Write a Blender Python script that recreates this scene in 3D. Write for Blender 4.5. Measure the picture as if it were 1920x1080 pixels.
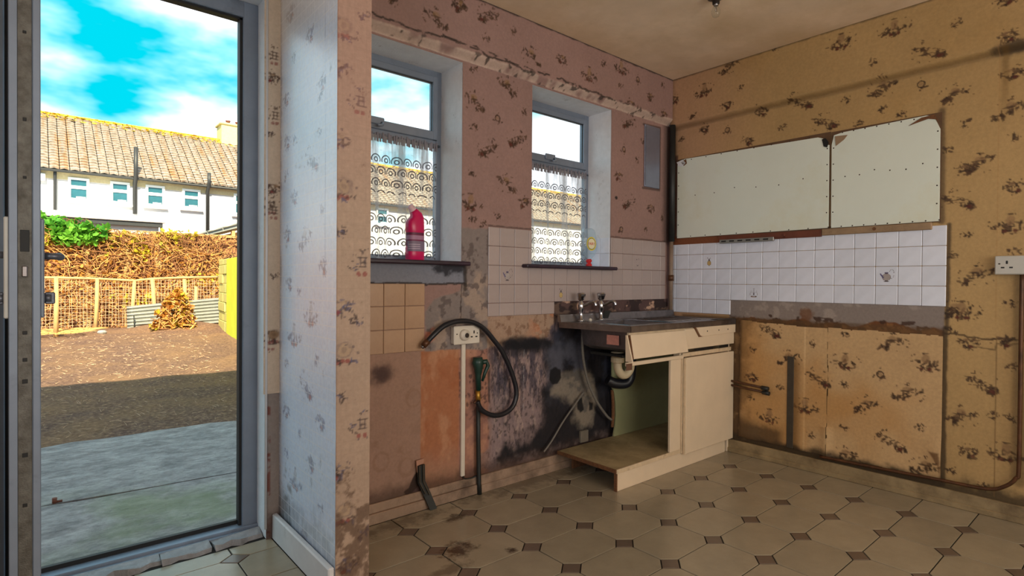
import bpy, bmesh, math, random
import numpy as np
from mathutils import Vector, Matrix, Euler

# ------------------------------------------------------------------ clear
for o in list(bpy.data.objects): bpy.data.objects.remove(o, do_unlink=True)
SC = bpy.context.scene
COL = SC.collection
random.seed(7); RNG = np.random.default_rng(7)

# ------------------------------------------------------------------ camera
YAW, PITCH, ROLL, CAMH, FPX = 0.7058, -0.0101, 0.0075, 1.18, 1050.0
cy_, sy_, cp_, sp_ = math.cos(YAW), math.sin(YAW), math.cos(PITCH), math.sin(PITCH)
fw = Vector((sy_*cp_, cy_*cp_, sp_)); rt = Vector((cy_, -sy_, 0)); up = rt.cross(fw)
r2 = math.cos(ROLL)*rt + math.sin(ROLL)*up; u2 = -math.sin(ROLL)*rt + math.cos(ROLL)*up
camd = bpy.data.cameras.new('camera'); cam = bpy.data.objects.new('camera', camd); COL.objects.link(cam)
cam.matrix_world = Matrix(((r2.x, u2.x, -fw.x, 0), (r2.y, u2.y, -fw.y, 0), (r2.z, u2.z, -fw.z, CAMH), (0, 0, 0, 1)))
camd.sensor_width = 36.0; camd.lens = 36.0*FPX/1920.0; camd.clip_start = 0.05; camd.clip_end = 500
SC.camera = cam

# ------------------------------------------------------------------ world, sun, exposure
def lin1(v):
    v = v/255.0
    return v/12.92 if v <= 0.04045 else ((v+0.055)/1.055)**2.4
def lin(r, g, b): return (lin1(r), lin1(g), lin1(b))

W = bpy.data.worlds.new('sky'); SC.world = W; W.use_nodes = True
nt = W.node_tree; nt.nodes.clear()
tc = nt.nodes.new('ShaderNodeTexCoord'); mp = nt.nodes.new('ShaderNodeMapping'); nz = nt.nodes.new('ShaderNodeTexNoise')
rp = nt.nodes.new('ShaderNodeValToRGB'); bg = nt.nodes.new('ShaderNodeBackground'); ow = nt.nodes.new('ShaderNodeOutputWorld')
mp.inputs['Scale'].default_value = (1.0, 1.0, 2.3); mp.inputs['Location'].default_value = (2.59, 3.80, 5.465)
nz.inputs['Scale'].default_value = 3.2; nz.inputs['Detail'].default_value = 5; nz.inputs['Roughness'].default_value = 0.5
rp.color_ramp.elements[0].position = 0.405; rp.color_ramp.elements[0].color = (0.0, 0.44, 0.55, 1)
rp.color_ramp.elements[1].position = 0.55; rp.color_ramp.elements[1].color = (0.93, 0.95, 1.0, 1)
e = rp.color_ramp.elements.new(0.46); e.color = (0.24, 0.62, 0.72, 1)
nt.links.new(tc.outputs['Generated'], mp.inputs['Vector']); nt.links.new(mp.outputs['Vector'], nz.inputs['Vector'])
nt.links.new(nz.outputs['Fac'], rp.inputs['Fac']); nt.links.new(rp.outputs['Color'], bg.inputs['Color'])
bg.inputs['Strength'].default_value = 1.7
nt.links.new(bg.outputs['Background'], ow.inputs['Surface'])

def lamp(name, kind, loc, energy, color, direction=None, **kw):
    d = bpy.data.lights.new(name, kind); d.energy = energy; d.color = color
    for k, v in kw.items(): setattr(d, k, v)
    o = bpy.data.objects.new(name, d); COL.objects.link(o); o.location = loc
    if direction is not None: o.rotation_euler = Vector(direction).to_track_quat('-Z', 'Y').to_euler()
    return o
lamp('sun', 'SUN', (-3, -10, 14), 13.5, (1.0, 0.87, 0.57), (0.32, 1.0, -0.885), angle=0.009)
# added area fills outside unseen openings, brightening the room from behind and the left
lamp('rear_fill', 'AREA', (1.6, -2.72, 1.45), 88, (1.0, 0.85, 0.70), (0, 1, 0.12), shape='RECTANGLE', size=3.2, size_y=1.7)
lamp('left_fill', 'AREA', (-1.52, 0.0, 1.5), 30, (0.95, 0.96, 1.0), (1, 0.1, -0.05), shape='RECTANGLE', size=1.6, size_y=1.3)

SC.view_settings.view_transform = 'Standard'; SC.view_settings.look = 'None'
SC.view_settings.exposure = 0.0; SC.view_settings.gamma = 1.0; SC.view_settings.use_curve_mapping = False
try:
    SC.cycles.max_bounces = 8; SC.cycles.transparent_max_bounces = 16; SC.cycles.use_denoising = True
    SC.cycles.sample_clamp_indirect = 6.0
except Exception: pass

# ------------------------------------------------------------------ mesh helpers
class MB:
    """collects shapes; build() links them as ONE mesh object"""
    def __init__(s): s.v = []; s.f = []; s.sm = []; s.c = None
    def add(s, vs, fs, smooth=False):
        n = len(s.v); s.v += [tuple(p) for p in vs]; s.f += [tuple(i+n for i in f) for f in fs]; s.sm += [smooth]*len(fs)
        return s
    def box(s, x0, x1, y0, y1, z0, z1, M=None):
        vs = [(x0,y0,z0),(x1,y0,z0),(x1,y1,z0),(x0,y1,z0),(x0,y0,z1),(x1,y0,z1),(x1,y1,z1),(x0,y1,z1)]
        if M is not None: vs = [tuple(M @ Vector(p)) for p in vs]
        return s.add(vs, [(0,3,2,1),(4,5,6,7),(0,1,5,4),(1,2,6,5),(2,3,7,6),(3,0,4,7)])
    def cbox(s, x0, x1, y0, y1, z0, z1, c=0.003):
        """box with chamfered edges (24 vertices)"""
        vs = []; idx = {}
        lo = (x0,y0,z0); hi = (x1,y1,z1)
        for sx in (0,1):
            for sy in (0,1):
                for sz in (0,1):
                    sg = (sx,sy,sz)
                    for a in range(3):
                        p = [ (hi[k] if sg[k] else lo[k]) for k in range(3)]
                        for k in range(3):
                            if k != a: p[k] += (-c if sg[k] else c)
                        idx[(sg,a)] = len(vs); vs.append(tuple(p))
        fs = []
        for a in range(3):
            b, d = (a+1)%3, (a+2)%3
            for sa in (0,1):
                q = []
                for (i,j) in ((0,0),(1,0),(1,1),(0,1)):
                    sg = [0,0,0]; sg[a]=sa; sg[b]=i; sg[d]=j; q.append(idx[(tuple(sg),a)])
                fs.append(tuple(q if sa else q[::-1]))
        for a in range(3):            # edges along a
            b, d = (a+1)%3, (a+2)%3
            for sb in (0,1):
                for sd in (0,1):
                    s0=[0,0,0]; s0[b]=sb; s0[d]=sd; s1=list(s0); s1[a]=1
                    q = (idx[(tuple(s0),b)], idx[(tuple(s1),b)], idx[(tuple(s1),d)], idx[(tuple(s0),d)])
                    fs.append(q if (sb==sd) else q[::-1])
        for sx in (0,1):
            for sy in (0,1):
                for sz in (0,1):
                    t = tuple(idx[((sx,sy,sz),a)] for a in range(3))
                    fs.append(t if (sx+sy+sz)%2 else t[::-1])
        return s.add(vs, fs)
    def tube(s, path, r, n=10, cap=True, closed=False):
        P = [Vector(p) for p in path]; m = len(P)
        R = r if hasattr(r, '__len__') else [r]*m
        vs = []; prev = None
        for i in range(m):
            t = (P[min(i+1,m-1)] - P[max(i-1,0)])
            t = t.normalized() if t.length > 1e-9 else Vector((0,0,1))
            if prev is None:
                a = Vector((0,0,1)) if abs(t.z) < .9 else Vector((1,0,0))
                u = t.cross(a).normalized()
            else:
                u = prev - t*prev.dot(t)
                u = u.normalized() if u.length > 1e-6 else t.orthogonal().normalized()
            prev = u; w = t.cross(u)
            for k in range(n):
                an = 2*math.pi*k/n
                vs.append(tuple(P[i] + (u*math.cos(an) + w*math.sin(an))*R[i]))
        fs = []
        for i in range(m-1):
            for k in range(n):
                k2 = (k+1)%n
                fs.append((i*n+k, i*n+k2, (i+1)*n+k2, (i+1)*n+k))
        s.add(vs, fs, True)
        if cap:
            b = len(s.v) - m*n
            s.f.append(tuple(b+k for k in range(n))[::-1]); s.sm.append(False)
            s.f.append(tuple(b+(m-1)*n+k for k in range(n))); s.sm.append(False)
        return s
    def lathe(s, prof, c=(0,0,0), n=20, sx=1.0, sy=1.0, M=None, smooth=True):
        """prof: (radius, z) pairs"""
        vs = []
        for (r, z) in prof:
            for k in range(n):
                a = 2*math.pi*k/n
                p = Vector((r*sx*math.cos(a), r*sy*math.sin(a), z))
                if M is not None: p = M @ p
                vs.append((p.x+c[0], p.y+c[1], p.z+c[2]))
        fs = []
        for i in range(len(prof)-1):
            for k in range(n):
                k2=(k+1)%n; fs.append((i*n+k, i*n+k2, (i+1)*n+k2, (i+1)*n+k))
        s.add(vs, fs, smooth)
        b = len(s.v)-len(prof)*n
        if prof[0][0] > 1e-5: s.f.append(tuple(b+k for k in range(n))[::-1]); s.sm.append(False)
        if prof[-1][0] > 1e-5: s.f.append(tuple(b+(len(prof)-1)*n+k for k in range(n))); s.sm.append(False)
        return s
    def prism(s, pts, d0, d1, frame):
        """extrude a 2-D outline; frame(u, v, d) -> xyz"""
        n = len(pts)
        vs = [frame(u,v,d0) for u,v in pts] + [frame(u,v,d1) for u,v in pts]
        fs = [tuple(range(n))[::-1], tuple(range(n,2*n))] + [(i,(i+1)%n,n+(i+1)%n,n+i) for i in range(n)]
        return s.add(vs, fs)

def new_obj(name, me, parent=None, mats=None):
    o = bpy.data.objects.new(name, me); COL.objects.link(o)
    for m in (mats or []): me.materials.append(m)
    if parent is not None: o.parent = parent
    return o
def pworld(p):
    l = Vector((0,0,0))
    while p is not None: l += p.location; p = p.parent
    return l
def build(name, mb, mat, parent=None, bevel=0, recalc=True, local=False, kind=None, label=None):
    """one mesh object; shapes are given in world metres unless local"""
    me = bpy.data.meshes.new(name)
    vs = mb.v
    if local: c = Vector((0,0,0)); loc = c
    else:
        a = np.array(vs); lo, hi = a.min(0), a.max(0)
        c = Vector(((lo[0]+hi[0])/2, (lo[1]+hi[1])/2, lo[2])); vs = [tuple(v) for v in (a-np.array(c))]
        loc = c - pworld(parent)
    me.from_pydata(vs, [], mb.f)
    me.polygons.foreach_set('use_smooth', mb.sm)
    if recalc:
        bm = bmesh.new(); bm.from_mesh(me); bmesh.ops.recalc_face_normals(bm, faces=bm.faces); bm.to_mesh(me); bm.free()
    me.update()
    o = new_obj(name, me, parent, [mat] if mat else None)
    o.location = loc
    if bevel:
        b = o.modifiers.new('bevel', 'BEVEL'); b.width = bevel; b.segments = 2; b.limit_method = 'ANGLE'
    if kind: o['kind'] = kind
    if label: o['label'] = label
    return o
def thing(name, loc, label=None, cat=None, group=None, kind=None):
    o = bpy.data.objects.new(name, None); COL.objects.link(o); o.location = loc; o.empty_display_size = 0.05
    if label: o['label'] = label
    if cat: o['category'] = cat
    if group: o['group'] = group
    if kind: o['kind'] = kind
    return o
def tag(o, label, cat, group=None):
    o['label'] = label; o['category'] = cat
    if group: o['group'] = group
    return o
def struct(o): o['kind'] = 'structure'; return o
def smooth_path(pts, n=6):
    """Catmull-Rom through points"""
    P = [Vector(p) for p in pts]; out = []
    for i in range(len(P)-1):
        p0, p1, p2, p3 = P[max(i-1,0)], P[i], P[i+1], P[min(i+2,len(P)-1)]
        for k in range(n):
            t = k/n
            out.append(0.5*((2*p1)+(p2-p0)*t+(2*p0-5*p1+4*p2-p3)*t*t+(3*p1-p0-3*p2+p3)*t**3))
    out.append(P[-1]); return out

# ------------------------------------------------------------------ materials
class NG:
    def __init__(s, name):
        s.m = bpy.data.materials.new(name); s.m.use_nodes = True; s.t = s.m.node_tree; s.t.nodes.clear()
        s.out = s.n('ShaderNodeOutputMaterial')
    def n(s, ty, **kw):
        x = s.t.nodes.new(ty)
        for k, v in kw.items():
            setattr(x, k, v)
        return x
    def l(s, a, b): s.t.links.new(a, b)
    def math(s, op, a, b=None, c=None):
        x = s.n('ShaderNodeMath', operation=op)
        for i, v in enumerate((a, b, c)):
            if v is None: continue
            if isinstance(v, (int, float)): x.inputs[i].default_value = v
            else: s.l(v, x.inputs[i])
        return x.outputs[0]
    def mix(s, fac, a, b):
        x = s.n('ShaderNodeMix', data_type='RGBA')
        for sock, v in ((x.inputs[0], fac), (x.inputs[6], a), (x.inputs[7], b)):
            if isinstance(v, (int, float)): sock.default_value = v
            elif isinstance(v, tuple): sock.default_value = (*v[:3], 1)
            else: s.l(v, sock)
        return x.outputs[2]
    def noise(s, scale, detail=4, rough=0.5, vec=None, coord='Object'):
        x = s.n('ShaderNodeTexNoise'); x.inputs['Scale'].default_value = scale; x.inputs['Detail'].default_value = detail
        x.inputs['Roughness'].default_value = rough
        if vec is None:
            t = s.n('ShaderNodeTexCoord'); vec = t.outputs[coord]
        s.l(vec, x.inputs['Vector']); return x.outputs['Fac']
    def ramp(s, fac, stops):
        x = s.n('ShaderNodeValToRGB'); el = x.color_ramp.elements
        while len(el) < len(stops): el.new(0.5)
        for e_, (p, c) in zip(el, stops):
            e_.position = p; e_.color = (*c[:3], 1) if isinstance(c, tuple) else (c, c, c, 1)
        s.l(fac, x.inputs[0]); return x.outputs[0]
    def bsdf(s, color=None, rough=0.5, metal=0.0, spec=0.5, bump=None, bstr=0.3, bdist=0.002):
        b = s.n('ShaderNodeBsdfPrincipled')
        for nm, v in (('Base Color', color), ('Roughness', rough), ('Metallic', metal), ('Specular IOR Level', spec)):
            if v is None: continue
            if isinstance(v, (int, float)): b.inputs[nm].default_value = v
            elif isinstance(v, tuple): b.inputs[nm].default_value = (*v[:3], 1)
            else: s.l(v, b.inputs[nm])
        if bump is not None:
            u = s.n('ShaderNodeBump'); u.inputs['Strength'].default_value = bstr; u.inputs['Distance'].default_value = bdist
            s.l(bump, u.inputs['Height']); s.l(u.outputs[0], b.inputs['Normal'])
        s.l(b.outputs[0], s.out.inputs[0]); return b

def simple(name, rgb, rough=0.5, metal=0.0, var=0.12, scale=14, bump=0.15, dirt=None, dirt_amt=0.45, spec=0.5):
    """coloured surface with slight tonal variation, optional dirt blotches and fine relief"""
    g = NG(name); c = lin(*rgb)
    f = g.noise(scale, 5, 0.6)
    lo = tuple(v*(1-var) for v in c); hi = tuple(min(1, v*(1+var)) for v in c)
    colr = g.ramp(f, [(0.3, lo), (0.7, hi)])
    if dirt:
        d = g.noise(scale*0.45, 8, 0.7)
        colr = g.mix(g.ramp(d, [(1-dirt_amt-0.1, 0.0), (1-dirt_amt+0.22, 1.0)]), colr, lin(*dirt))
    g.bsdf(colr, rough, metal, spec, bump=g.noise(scale*8, 3) if bump else None, bstr=bump or 0, bdist=0.002)
    return g.m

def paint_mat(name, rough=0.6, bscale=180, bstr=0.3, spec=0.3, grid=None, coat=0.0):
    """colour comes from the print / stain colours of the surface itself (attribute Col)"""
    g = NG(name); a = g.n('ShaderNodeAttribute', attribute_name='Col')
    f = g.noise(60, 4, 0.7)
    c = g.mix(1.0, a.outputs['Color'], g.ramp(f, [(0.25, 0.86), (0.75, 1.1)]))
    c.node.blend_type = 'MULTIPLY'
    h = g.noise(bscale, 4, 0.6)
    if grid:
        t = g.n('ShaderNodeTexCoord'); sp = g.n('ShaderNodeSeparateXYZ'); g.l(t.outputs['Object'], sp.inputs[0])
        ln = None
        for ax in grid[1]:
            fr = g.math('FRACT', g.math('DIVIDE', sp.outputs[ax], grid[0]))
            d = g.math('ABSOLUTE', g.math('SUBTRACT', fr, 0.5))
            k = g.math('GREATER_THAN', d, 0.462)
            ln = k if ln is None else g.math('MAXIMUM', ln, k)
        c = g.mix(g.math('MULTIPLY', ln, grid[2]), c, grid[3])
        h = g.math('SUBTRACT', h, g.math('MULTIPLY', ln, 1.4))
    b = g.bsdf(c, rough, 0, spec, bump=h, bstr=bstr, bdist=0.0015)
    if coat: b.inputs['Coat Weight'].default_value = coat; b.inputs['Coat Roughness'].default_value = 0.34
    return g.m

M = {}
M['paper'] = paint_mat('old_wallpaper', 0.62)
M['paper_nib'] = paint_mat('embossed_vinyl_wallpaper', 0.34, spec=0.8, grid=(0.048, (1, 2), 0.55, lin(238, 238, 242)), coat=1.0, bstr=0.2)
M['paper_nib_front'] = paint_mat('embossed_vinyl_wallpaper_front', 0.55, grid=(0.048, (0, 2), 0.08, lin(120, 95, 80)), bstr=0.35)
M['plaster_paint'] = paint_mat('stained_plaster', 0.8, 120, 0.6)
M['print'] = paint_mat('flat_print', 0.35, 200, 0.05)
M['reveal'] = simple('white_plaster_reveal', (226, 226, 230), 0.75, var=0.05, scale=22, bump=0.9, dirt=(120, 105, 98), dirt_amt=0.30)
M['render_out'] = simple('house_render', (170, 165, 155), 0.9)
M['ceiling'] = simple('nicotine_stained_ceiling', (232, 208, 180), 0.85, var=0.12, scale=2.2, bump=0.3, dirt=(206, 176, 132), dirt_amt=0.45)
M['plain_wall'] = simple('rear_wall_paper', (190, 168, 140), 0.8, scale=4)
M['alu'] = simple('grey_aluminium_frame', (124, 134, 150), 0.42, 0.25, var=0.08, scale=9, bump=0.1, dirt=(70, 72, 78), dirt_amt=0.33)
M['alu_dark'] = simple('dark_aluminium', (62, 70, 82), 0.4, 0.3, scale=9)
M['seal'] = simple('black_rubber_seal', (16, 16, 20), 0.6)
M['worn_metal'] = simple('pitted_zinc_plate', (105, 102, 96), 0.55, 0.55, var=0.25, scale=30, bump=0.5, dirt=(58, 52, 44), dirt_amt=0.47)
M['steel'] = simple('tarnished_stainless_steel', (142, 136, 136), 0.28, 0.85, var=0.2, scale=6, bump=0.06, dirt=(62, 58, 60), dirt_amt=0.46)
M['chrome'] = simple('old_chrome', (190, 190, 195), 0.16, 1.0, scale=20, bump=0.03)
M['door_handle'] = simple('grey_handle', (95, 98, 108), 0.35, 0.5)
M['sill'] = simple('dark_maroon_sill', (50, 32, 48), 0.4, var=0.25, scale=20, dirt=(20, 18, 22))
M['cream_lam'] = simple('cream_laminate', (228, 206, 178), 0.42, var=0.05, scale=5, bump=0.05, dirt=(188, 158, 122), dirt_amt=0.30)
M['cream_edge'] = simple('cream_edge_band', (214, 190, 158), 0.5, var=0.12, scale=25, dirt=(130, 95, 62), dirt_amt=0.33)
M['chipboard'] = simple('raw_chipboard', (112, 74, 46), 0.85, var=0.35, scale=90, bump=0.5)
M['shelf'] = simple('mouldy_shelf_board', (176, 156, 118), 0.6, var=0.12, scale=6, dirt=(98, 86, 58), dirt_amt=0.5)
M['backpanel'] = simple('greenish_hardboard', (150, 150, 112), 0.6, var=0.1, scale=4, dirt=(120, 112, 84), dirt_amt=0.4)
M['tile_white'] = None
M['white_plastic'] = simple('aged_white_plastic', (214, 204, 190), 0.35, var=0.05, bump=0.03)
M['grey_white_plastic'] = simple('socket_plastic', (190, 186, 178), 0.35, var=0.05, bump=0.03)
M['black'] = simple('black_slot', (10, 10, 11), 0.6)
M['black_rubber'] = simple('black_rubber_hose', (24, 25, 32), 0.38, var=0.2)
M['green_plastic'] = simple('dark_green_plastic', (18, 52, 44), 0.4, var=0.2)
M['brass'] = simple('dull_brass', (168, 126, 52), 0.35, 0.8, var=0.2, dirt=(90, 62, 28), dirt_amt=0.4)
M['copper'] = simple('painted_copper_pipe', (96, 62, 40), 0.45, 0.4, var=0.3, dirt=(40, 28, 20))
M['dark_pipe'] = simple('blackened_pipe', (30, 33, 32), 0.5, var=0.3, dirt=(60, 58, 48), dirt_amt=0.3)
M['waste_white'] = simple('stained_waste_pipe', (196, 178, 146), 0.45, var=0.08, scale=9, dirt=(150, 120, 84), dirt_amt=0.36)
M['brown_tape'] = simple('brown_tape', (104, 72, 56), 0.5)
M['grey_hose'] = simple('braided_grey_hose', (118, 112, 104), 0.5, var=0.2, scale=160, bump=0.4)
M['pink_sticker'] = simple('faded_pink_sticker', (206, 140, 126), 0.6, var=0.12, scale=60)
M['pink_bottle'] = simple('magenta_plastic', (205, 8, 92), 0.3, var=0.05, bump=0.02)
M['pink_cap'] = simple('pale_pink_cap', (232, 196, 206), 0.35)
M['red_plastic'] = simple('red_plastic', (196, 22, 26), 0.3)
M['hardboard'] = simple('white_faced_hardboard', (226, 234, 224), 0.26, var=0.03, scale=2.5, bump=0.02, dirt=(216, 214, 184), dirt_amt=0.4)
M['hardboard_edge'] = simple('hardboard_edge', (96, 70, 48), 0.8)
M['nail'] = simple('rusty_nail_heads', (54, 40, 32), 0.5, 0.4)
M['timber_red'] = simple('red_brown_batten', (106, 56, 38), 0.65, var=0.25, scale=8)
M['timber_pale'] = simple('pale_dusty_batten', (152, 126, 98), 0.75, var=0.2, scale=12, dirt=(92, 68, 44), dirt_amt=0.4)
M['timber_skirt'] = simple('grimy_painted_skirting', (152, 132, 98), 0.6, var=0.15, scale=10, dirt=(84, 66, 44), dirt_amt=0.46)
M['timber_skirt_beige'] = simple('beige_painted_skirting', (158, 132, 112), 0.6, var=0.15, scale=10, dirt=(70, 56, 46), dirt_amt=0.46)
M['pale_old_pipe'] = simple('pale_old_pipe', (138, 118, 102), 0.5, var=0.15, scale=9, dirt=(84, 64, 52), dirt_amt=0.4)
M['skirt_white'] = simple('white_painted_skirting', (208, 206, 208), 0.5, var=0.06, scale=12, dirt=(96, 86, 80), dirt_amt=0.30)
M['concrete'] = simple('broken_mortar', (150, 148, 150), 0.9, var=0.2, scale=20, bump=0.9, dirt=(90, 78, 66), dirt_amt=0.4)
M['bakelite'] = simple('dark_lampholder', (40, 30, 26), 0.4)
M['mirror_strip'] = simple('bluish_metal_plate', (150, 158, 182), 0.32, 0.7, var=0.12, scale=5)
M['batten_dark'] = simple('dark_grey_strip', (62, 54, 44), 0.75, var=0.2, scale=16)
M['bracket'] = simple('galvanised_bracket', (150, 148, 142), 0.4, 0.7)

def tile_mat(name, rgb, dirt, amt, rough=0.28):
    g = NG(name); oi = g.n('ShaderNodeObjectInfo')
    c = lin(*rgb); f = g.noise(9, 4, 0.6)
    base = g.ramp(f, [(0.3, tuple(v*0.93 for v in c)), (0.7, tuple(min(1, v*1.04) for v in c))])
    base2 = g.mix(1.0, base, g.ramp(oi.outputs['Random'], [(0.0, 0.95), (1.0, 1.03)])); base2.node.blend_type = 'MULTIPLY'
    d = g.noise(3.0, 8, 0.7, coord='Object')
    col = g.mix(g.ramp(d, [(1-amt-0.08, 0.0), (1-amt+0.25, 0.8)]), base2, lin(*dirt))
    g.bsdf(col, rough, 0, 0.5, bump=g.noise(30, 2), bstr=0.06)
    return g.m
M['tile_b'] = tile_mat('white_glazed_tile', (226, 231, 246), (214, 206, 200), 0.30)
M['tile_a'] = tile_mat('cream_glazed_tile', (172, 157, 154), (146, 126, 116), 0.38)
M['tile_c'] = tile_mat('stained_beige_tile', (182, 148, 120), (140, 108, 86), 0.45)
M['grout_a'] = simple('grubby_grout', (120, 96, 80), 0.9)

def floor_mat(name, rgb, spots):
    g = NG(name); oi = g.n('ShaderNodeObjectInfo'); geo = g.n('ShaderNodeNewGeometry')
    pos = geo.outputs['Position']; c = lin(*rgb)
    f = g.noise(7, 5, 0.65, vec=pos); f2 = g.noise(120, 3, 0.7, vec=pos)
    base = g.ramp(f, [(0.25, tuple(v*0.84 for v in c)), (0.75, tuple(v*1.1 for v in c))])
    base = g.mix(g.math('MULTIPLY', f2, 0.25), base, tuple(v*0.62 for v in c))
    b2 = g.mix(1.0, base, g.ramp(oi.outputs['Random'], [(0.0, 0.90), (1.0, 1.07)])); b2.node.blend_type = 'MULTIPLY'
    w = g.noise(14, 5, 0.7, vec=pos)
    for (px, py, r, sx, sy, amt) in spots:         # spilt, dried-in stains
        mpn = g.n('ShaderNodeMapping'); g.l(pos, mpn.inputs['Vector'])
        mpn.inputs['Location'].default_value = (-px*sx, -py*sy, 0); mpn.inputs['Scale'].default_value = (sx, sy, 0)
        ln = g.n('ShaderNodeVectorMath', operation='LENGTH'); g.l(mpn.outputs[0], ln.inputs[0])
        d = g.math('ADD', g.math('DIVIDE', ln.outputs['Value'], r), g.math('MULTIPLY', g.math('SUBTRACT', w, 0.5), 2.6))
        k = g.ramp(d, [(0.35, amt), (1.0, 0.0)])
        b2 = g.mix(k, b2, lin(52, 34, 22))
    g.bsdf(b2, 0.27, 0, 0.5, bump=g.noise(90, 3, vec=pos), bstr=0.10)
    return g.m
SPOTS = [(1.42, 2.02, 0.10, 1.0, 1.4, 0.95), (1.60, 1.86, 0.035, 1.0, 1.0, 0.9), (1.60, 2.30, 0.07, 0.8, 1.6, 0.8), (1.30, 1.90, 0.07, 0.6, 1.6, 0.5), (1.36, 2.42, 0.16, 0.5, 2.2, 0.5), (2.3, 2.44, 0.2, 0.3, 2.0, 0.45)]
M['floor_big'] = floor_mat('octagon_floor_tile', (164, 152, 130), SPOTS)
M['floor_dot'] = floor_mat('small_brown_floor_tile', (112, 96, 84), SPOTS)
M['floor_grout'] = simple('dark_floor_joint', (34, 27, 22), 0.9)

def glass_mat():
    g = NG('window_glass'); tr = g.n('ShaderNodeBsdfTransparent'); gl = g.n('ShaderNodeBsdfGlossy'); gl.inputs['Roughness'].default_value = 0.02
    lw = g.n('ShaderNodeLayerWeight'); lw.inputs['Blend'].default_value = 0.5
    fr = g.math('ADD', g.math('MULTIPLY', g.math('POWER', lw.outputs['Facing'], 4.0), 0.8), 0.03)
    mx = g.n('ShaderNodeMixShader'); g.l(fr, mx.inputs[0]); g.l(tr.outputs[0], mx.inputs[1]); g.l(gl.outputs[0], mx.inputs[2])
    tr.inputs['Color'].default_value = (0.95, 0.97, 0.97, 1)
    g.l(mx.outputs[0], g.out.inputs[0]); return g.m
M['glass'] = glass_mat()
def clear_plastic():
    g = NG('clear_bottle_plastic'); tr = g.n('ShaderNodeBsdfTransparent'); gl = g.n('ShaderNodeBsdfGlossy'); gl.inputs['Roughness'].default_value = 0.08
    df = g.n('ShaderNodeBsdfTranslucent'); df.inputs['Color'].default_value = (0.75, 0.85, 0.95, 1)
    lw = g.n('ShaderNodeLayerWeight'); fr_ = g.math('ADD', g.math('MULTIPLY', g.math('POWER', lw.outputs['Facing'], 3.0), 0.8), 0.05)
    m0 = g.n('ShaderNodeMixShader'); m0.inputs[0].default_value = 0.22; g.l(tr.outputs[0], m0.inputs[1]); g.l(df.outputs[0], m0.inputs[2])
    mx = g.n('ShaderNodeMixShader'); g.l(fr_, mx.inputs[0]); g.l(m0.outputs[0], mx.inputs[1]); g.l(gl.outputs[0], mx.inputs[2])
    g.l(mx.outputs[0], g.out.inputs[0]); return g.m
M['clear'] = clear_plastic()
def lace_mat():
    """net with rows of scalloped ring motifs woven in; holes are open"""
    g = NG('lace_net'); uv = g.n('ShaderNodeUVMap'); sp = g.n('ShaderNodeSeparateXYZ'); g.l(uv.outputs[0], sp.inputs[0])
    u = g.math('DIVIDE', sp.outputs[0], 0.085); v = g.math('DIVIDE', sp.outputs[1], 0.062)
    row = g.math('FLOOR', v); off = g.math('MULTIPLY', g.math('MODULO', row, 2.0), 0.5)
    fu = g.math('SUBTRACT', g.math('FRACT', g.math('ADD', u, off)), 0.5); fv = g.math('SUBTRACT', g.math('FRACT', v), 0.36)
    d = g.math('SQRT', g.math('ADD', g.math('MULTIPLY', fu, fu), g.math('MULTIPLY', fv, fv)))
    upper = g.math('GREATER_THAN', fv, -0.16)
    arc = g.math('MULTIPLY', g.math('LESS_THAN', g.math('ABSOLUTE', g.math('SUBTRACT', d, 0.42)), 0.05), upper)
    inner = g.math('LESS_THAN', g.math('ABSOLUTE', g.math('SUBTRACT', d, 0.17)), 0.05)
    pat = g.math('MAXIMUM', arc, inner)
    band = g.ramp(g.math('FRACT', g.math('MULTIPLY', sp.outputs[1], 2.9)), [(0.0, 1.0), (0.62, 1.0), (0.66, 0.0), (0.98, 0.0)])
    low = g.math('LESS_THAN', sp.outputs[1], 0.24)
    pat = g.math('MULTIPLY', pat, g.math('MAXIMUM', band, low))
    ns = g.noise(500, 2, 0.5)
    # gathers: the net lies double or treble in soft vertical folds
    cu = g.n('ShaderNodeCombineXYZ'); g.l(sp.outputs[0], cu.inputs[0]); g.l(g.math('MULTIPLY', sp.outputs[1], 0.12), cu.inputs[1])
    gth = g.ramp(g.noise(9, 3, 0.6, vec=cu.outputs[0]), [(0.50, 0.0), (0.60, 0.62)])
    dens = g.math('MINIMUM', g.math('ADD', g.math('MULTIPLY', pat, 0.85), g.math('ADD', g.math('ADD', 0.12, gth), g.math('MULTIPLY', ns, 0.2))), 0.95)
    tr = g.n('ShaderNodeBsdfTransparent'); tl = g.n('ShaderNodeBsdfTranslucent'); df = g.n('ShaderNodeBsdfDiffuse')
    cl = g.mix(g.math('MAXIMUM', pat, g.math('MULTIPLY', gth, 0.7)), lin(220, 220, 224), lin(92, 86, 92))  # gathers coloured grey to stand in for backlit layers looking darker
    g.l(cl, tl.inputs['Color']); g.l(cl, df.inputs['Color'])
    m0 = g.n('ShaderNodeMixShader'); m0.inputs[0].default_value = 0.5; g.l(tl.outputs[0], m0.inputs[1]); g.l(df.outputs[0], m0.inputs[2])
    mx = g.n('ShaderNodeMixShader'); g.l(dens, mx.inputs[0]); g.l(tr.outputs[0], mx.inputs[1]); g.l(m0.outputs[0], mx.inputs[2])
    g.l(mx.outputs[0], g.out.inputs[0]); return g.m
M['lace'] = lace_mat()

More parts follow.
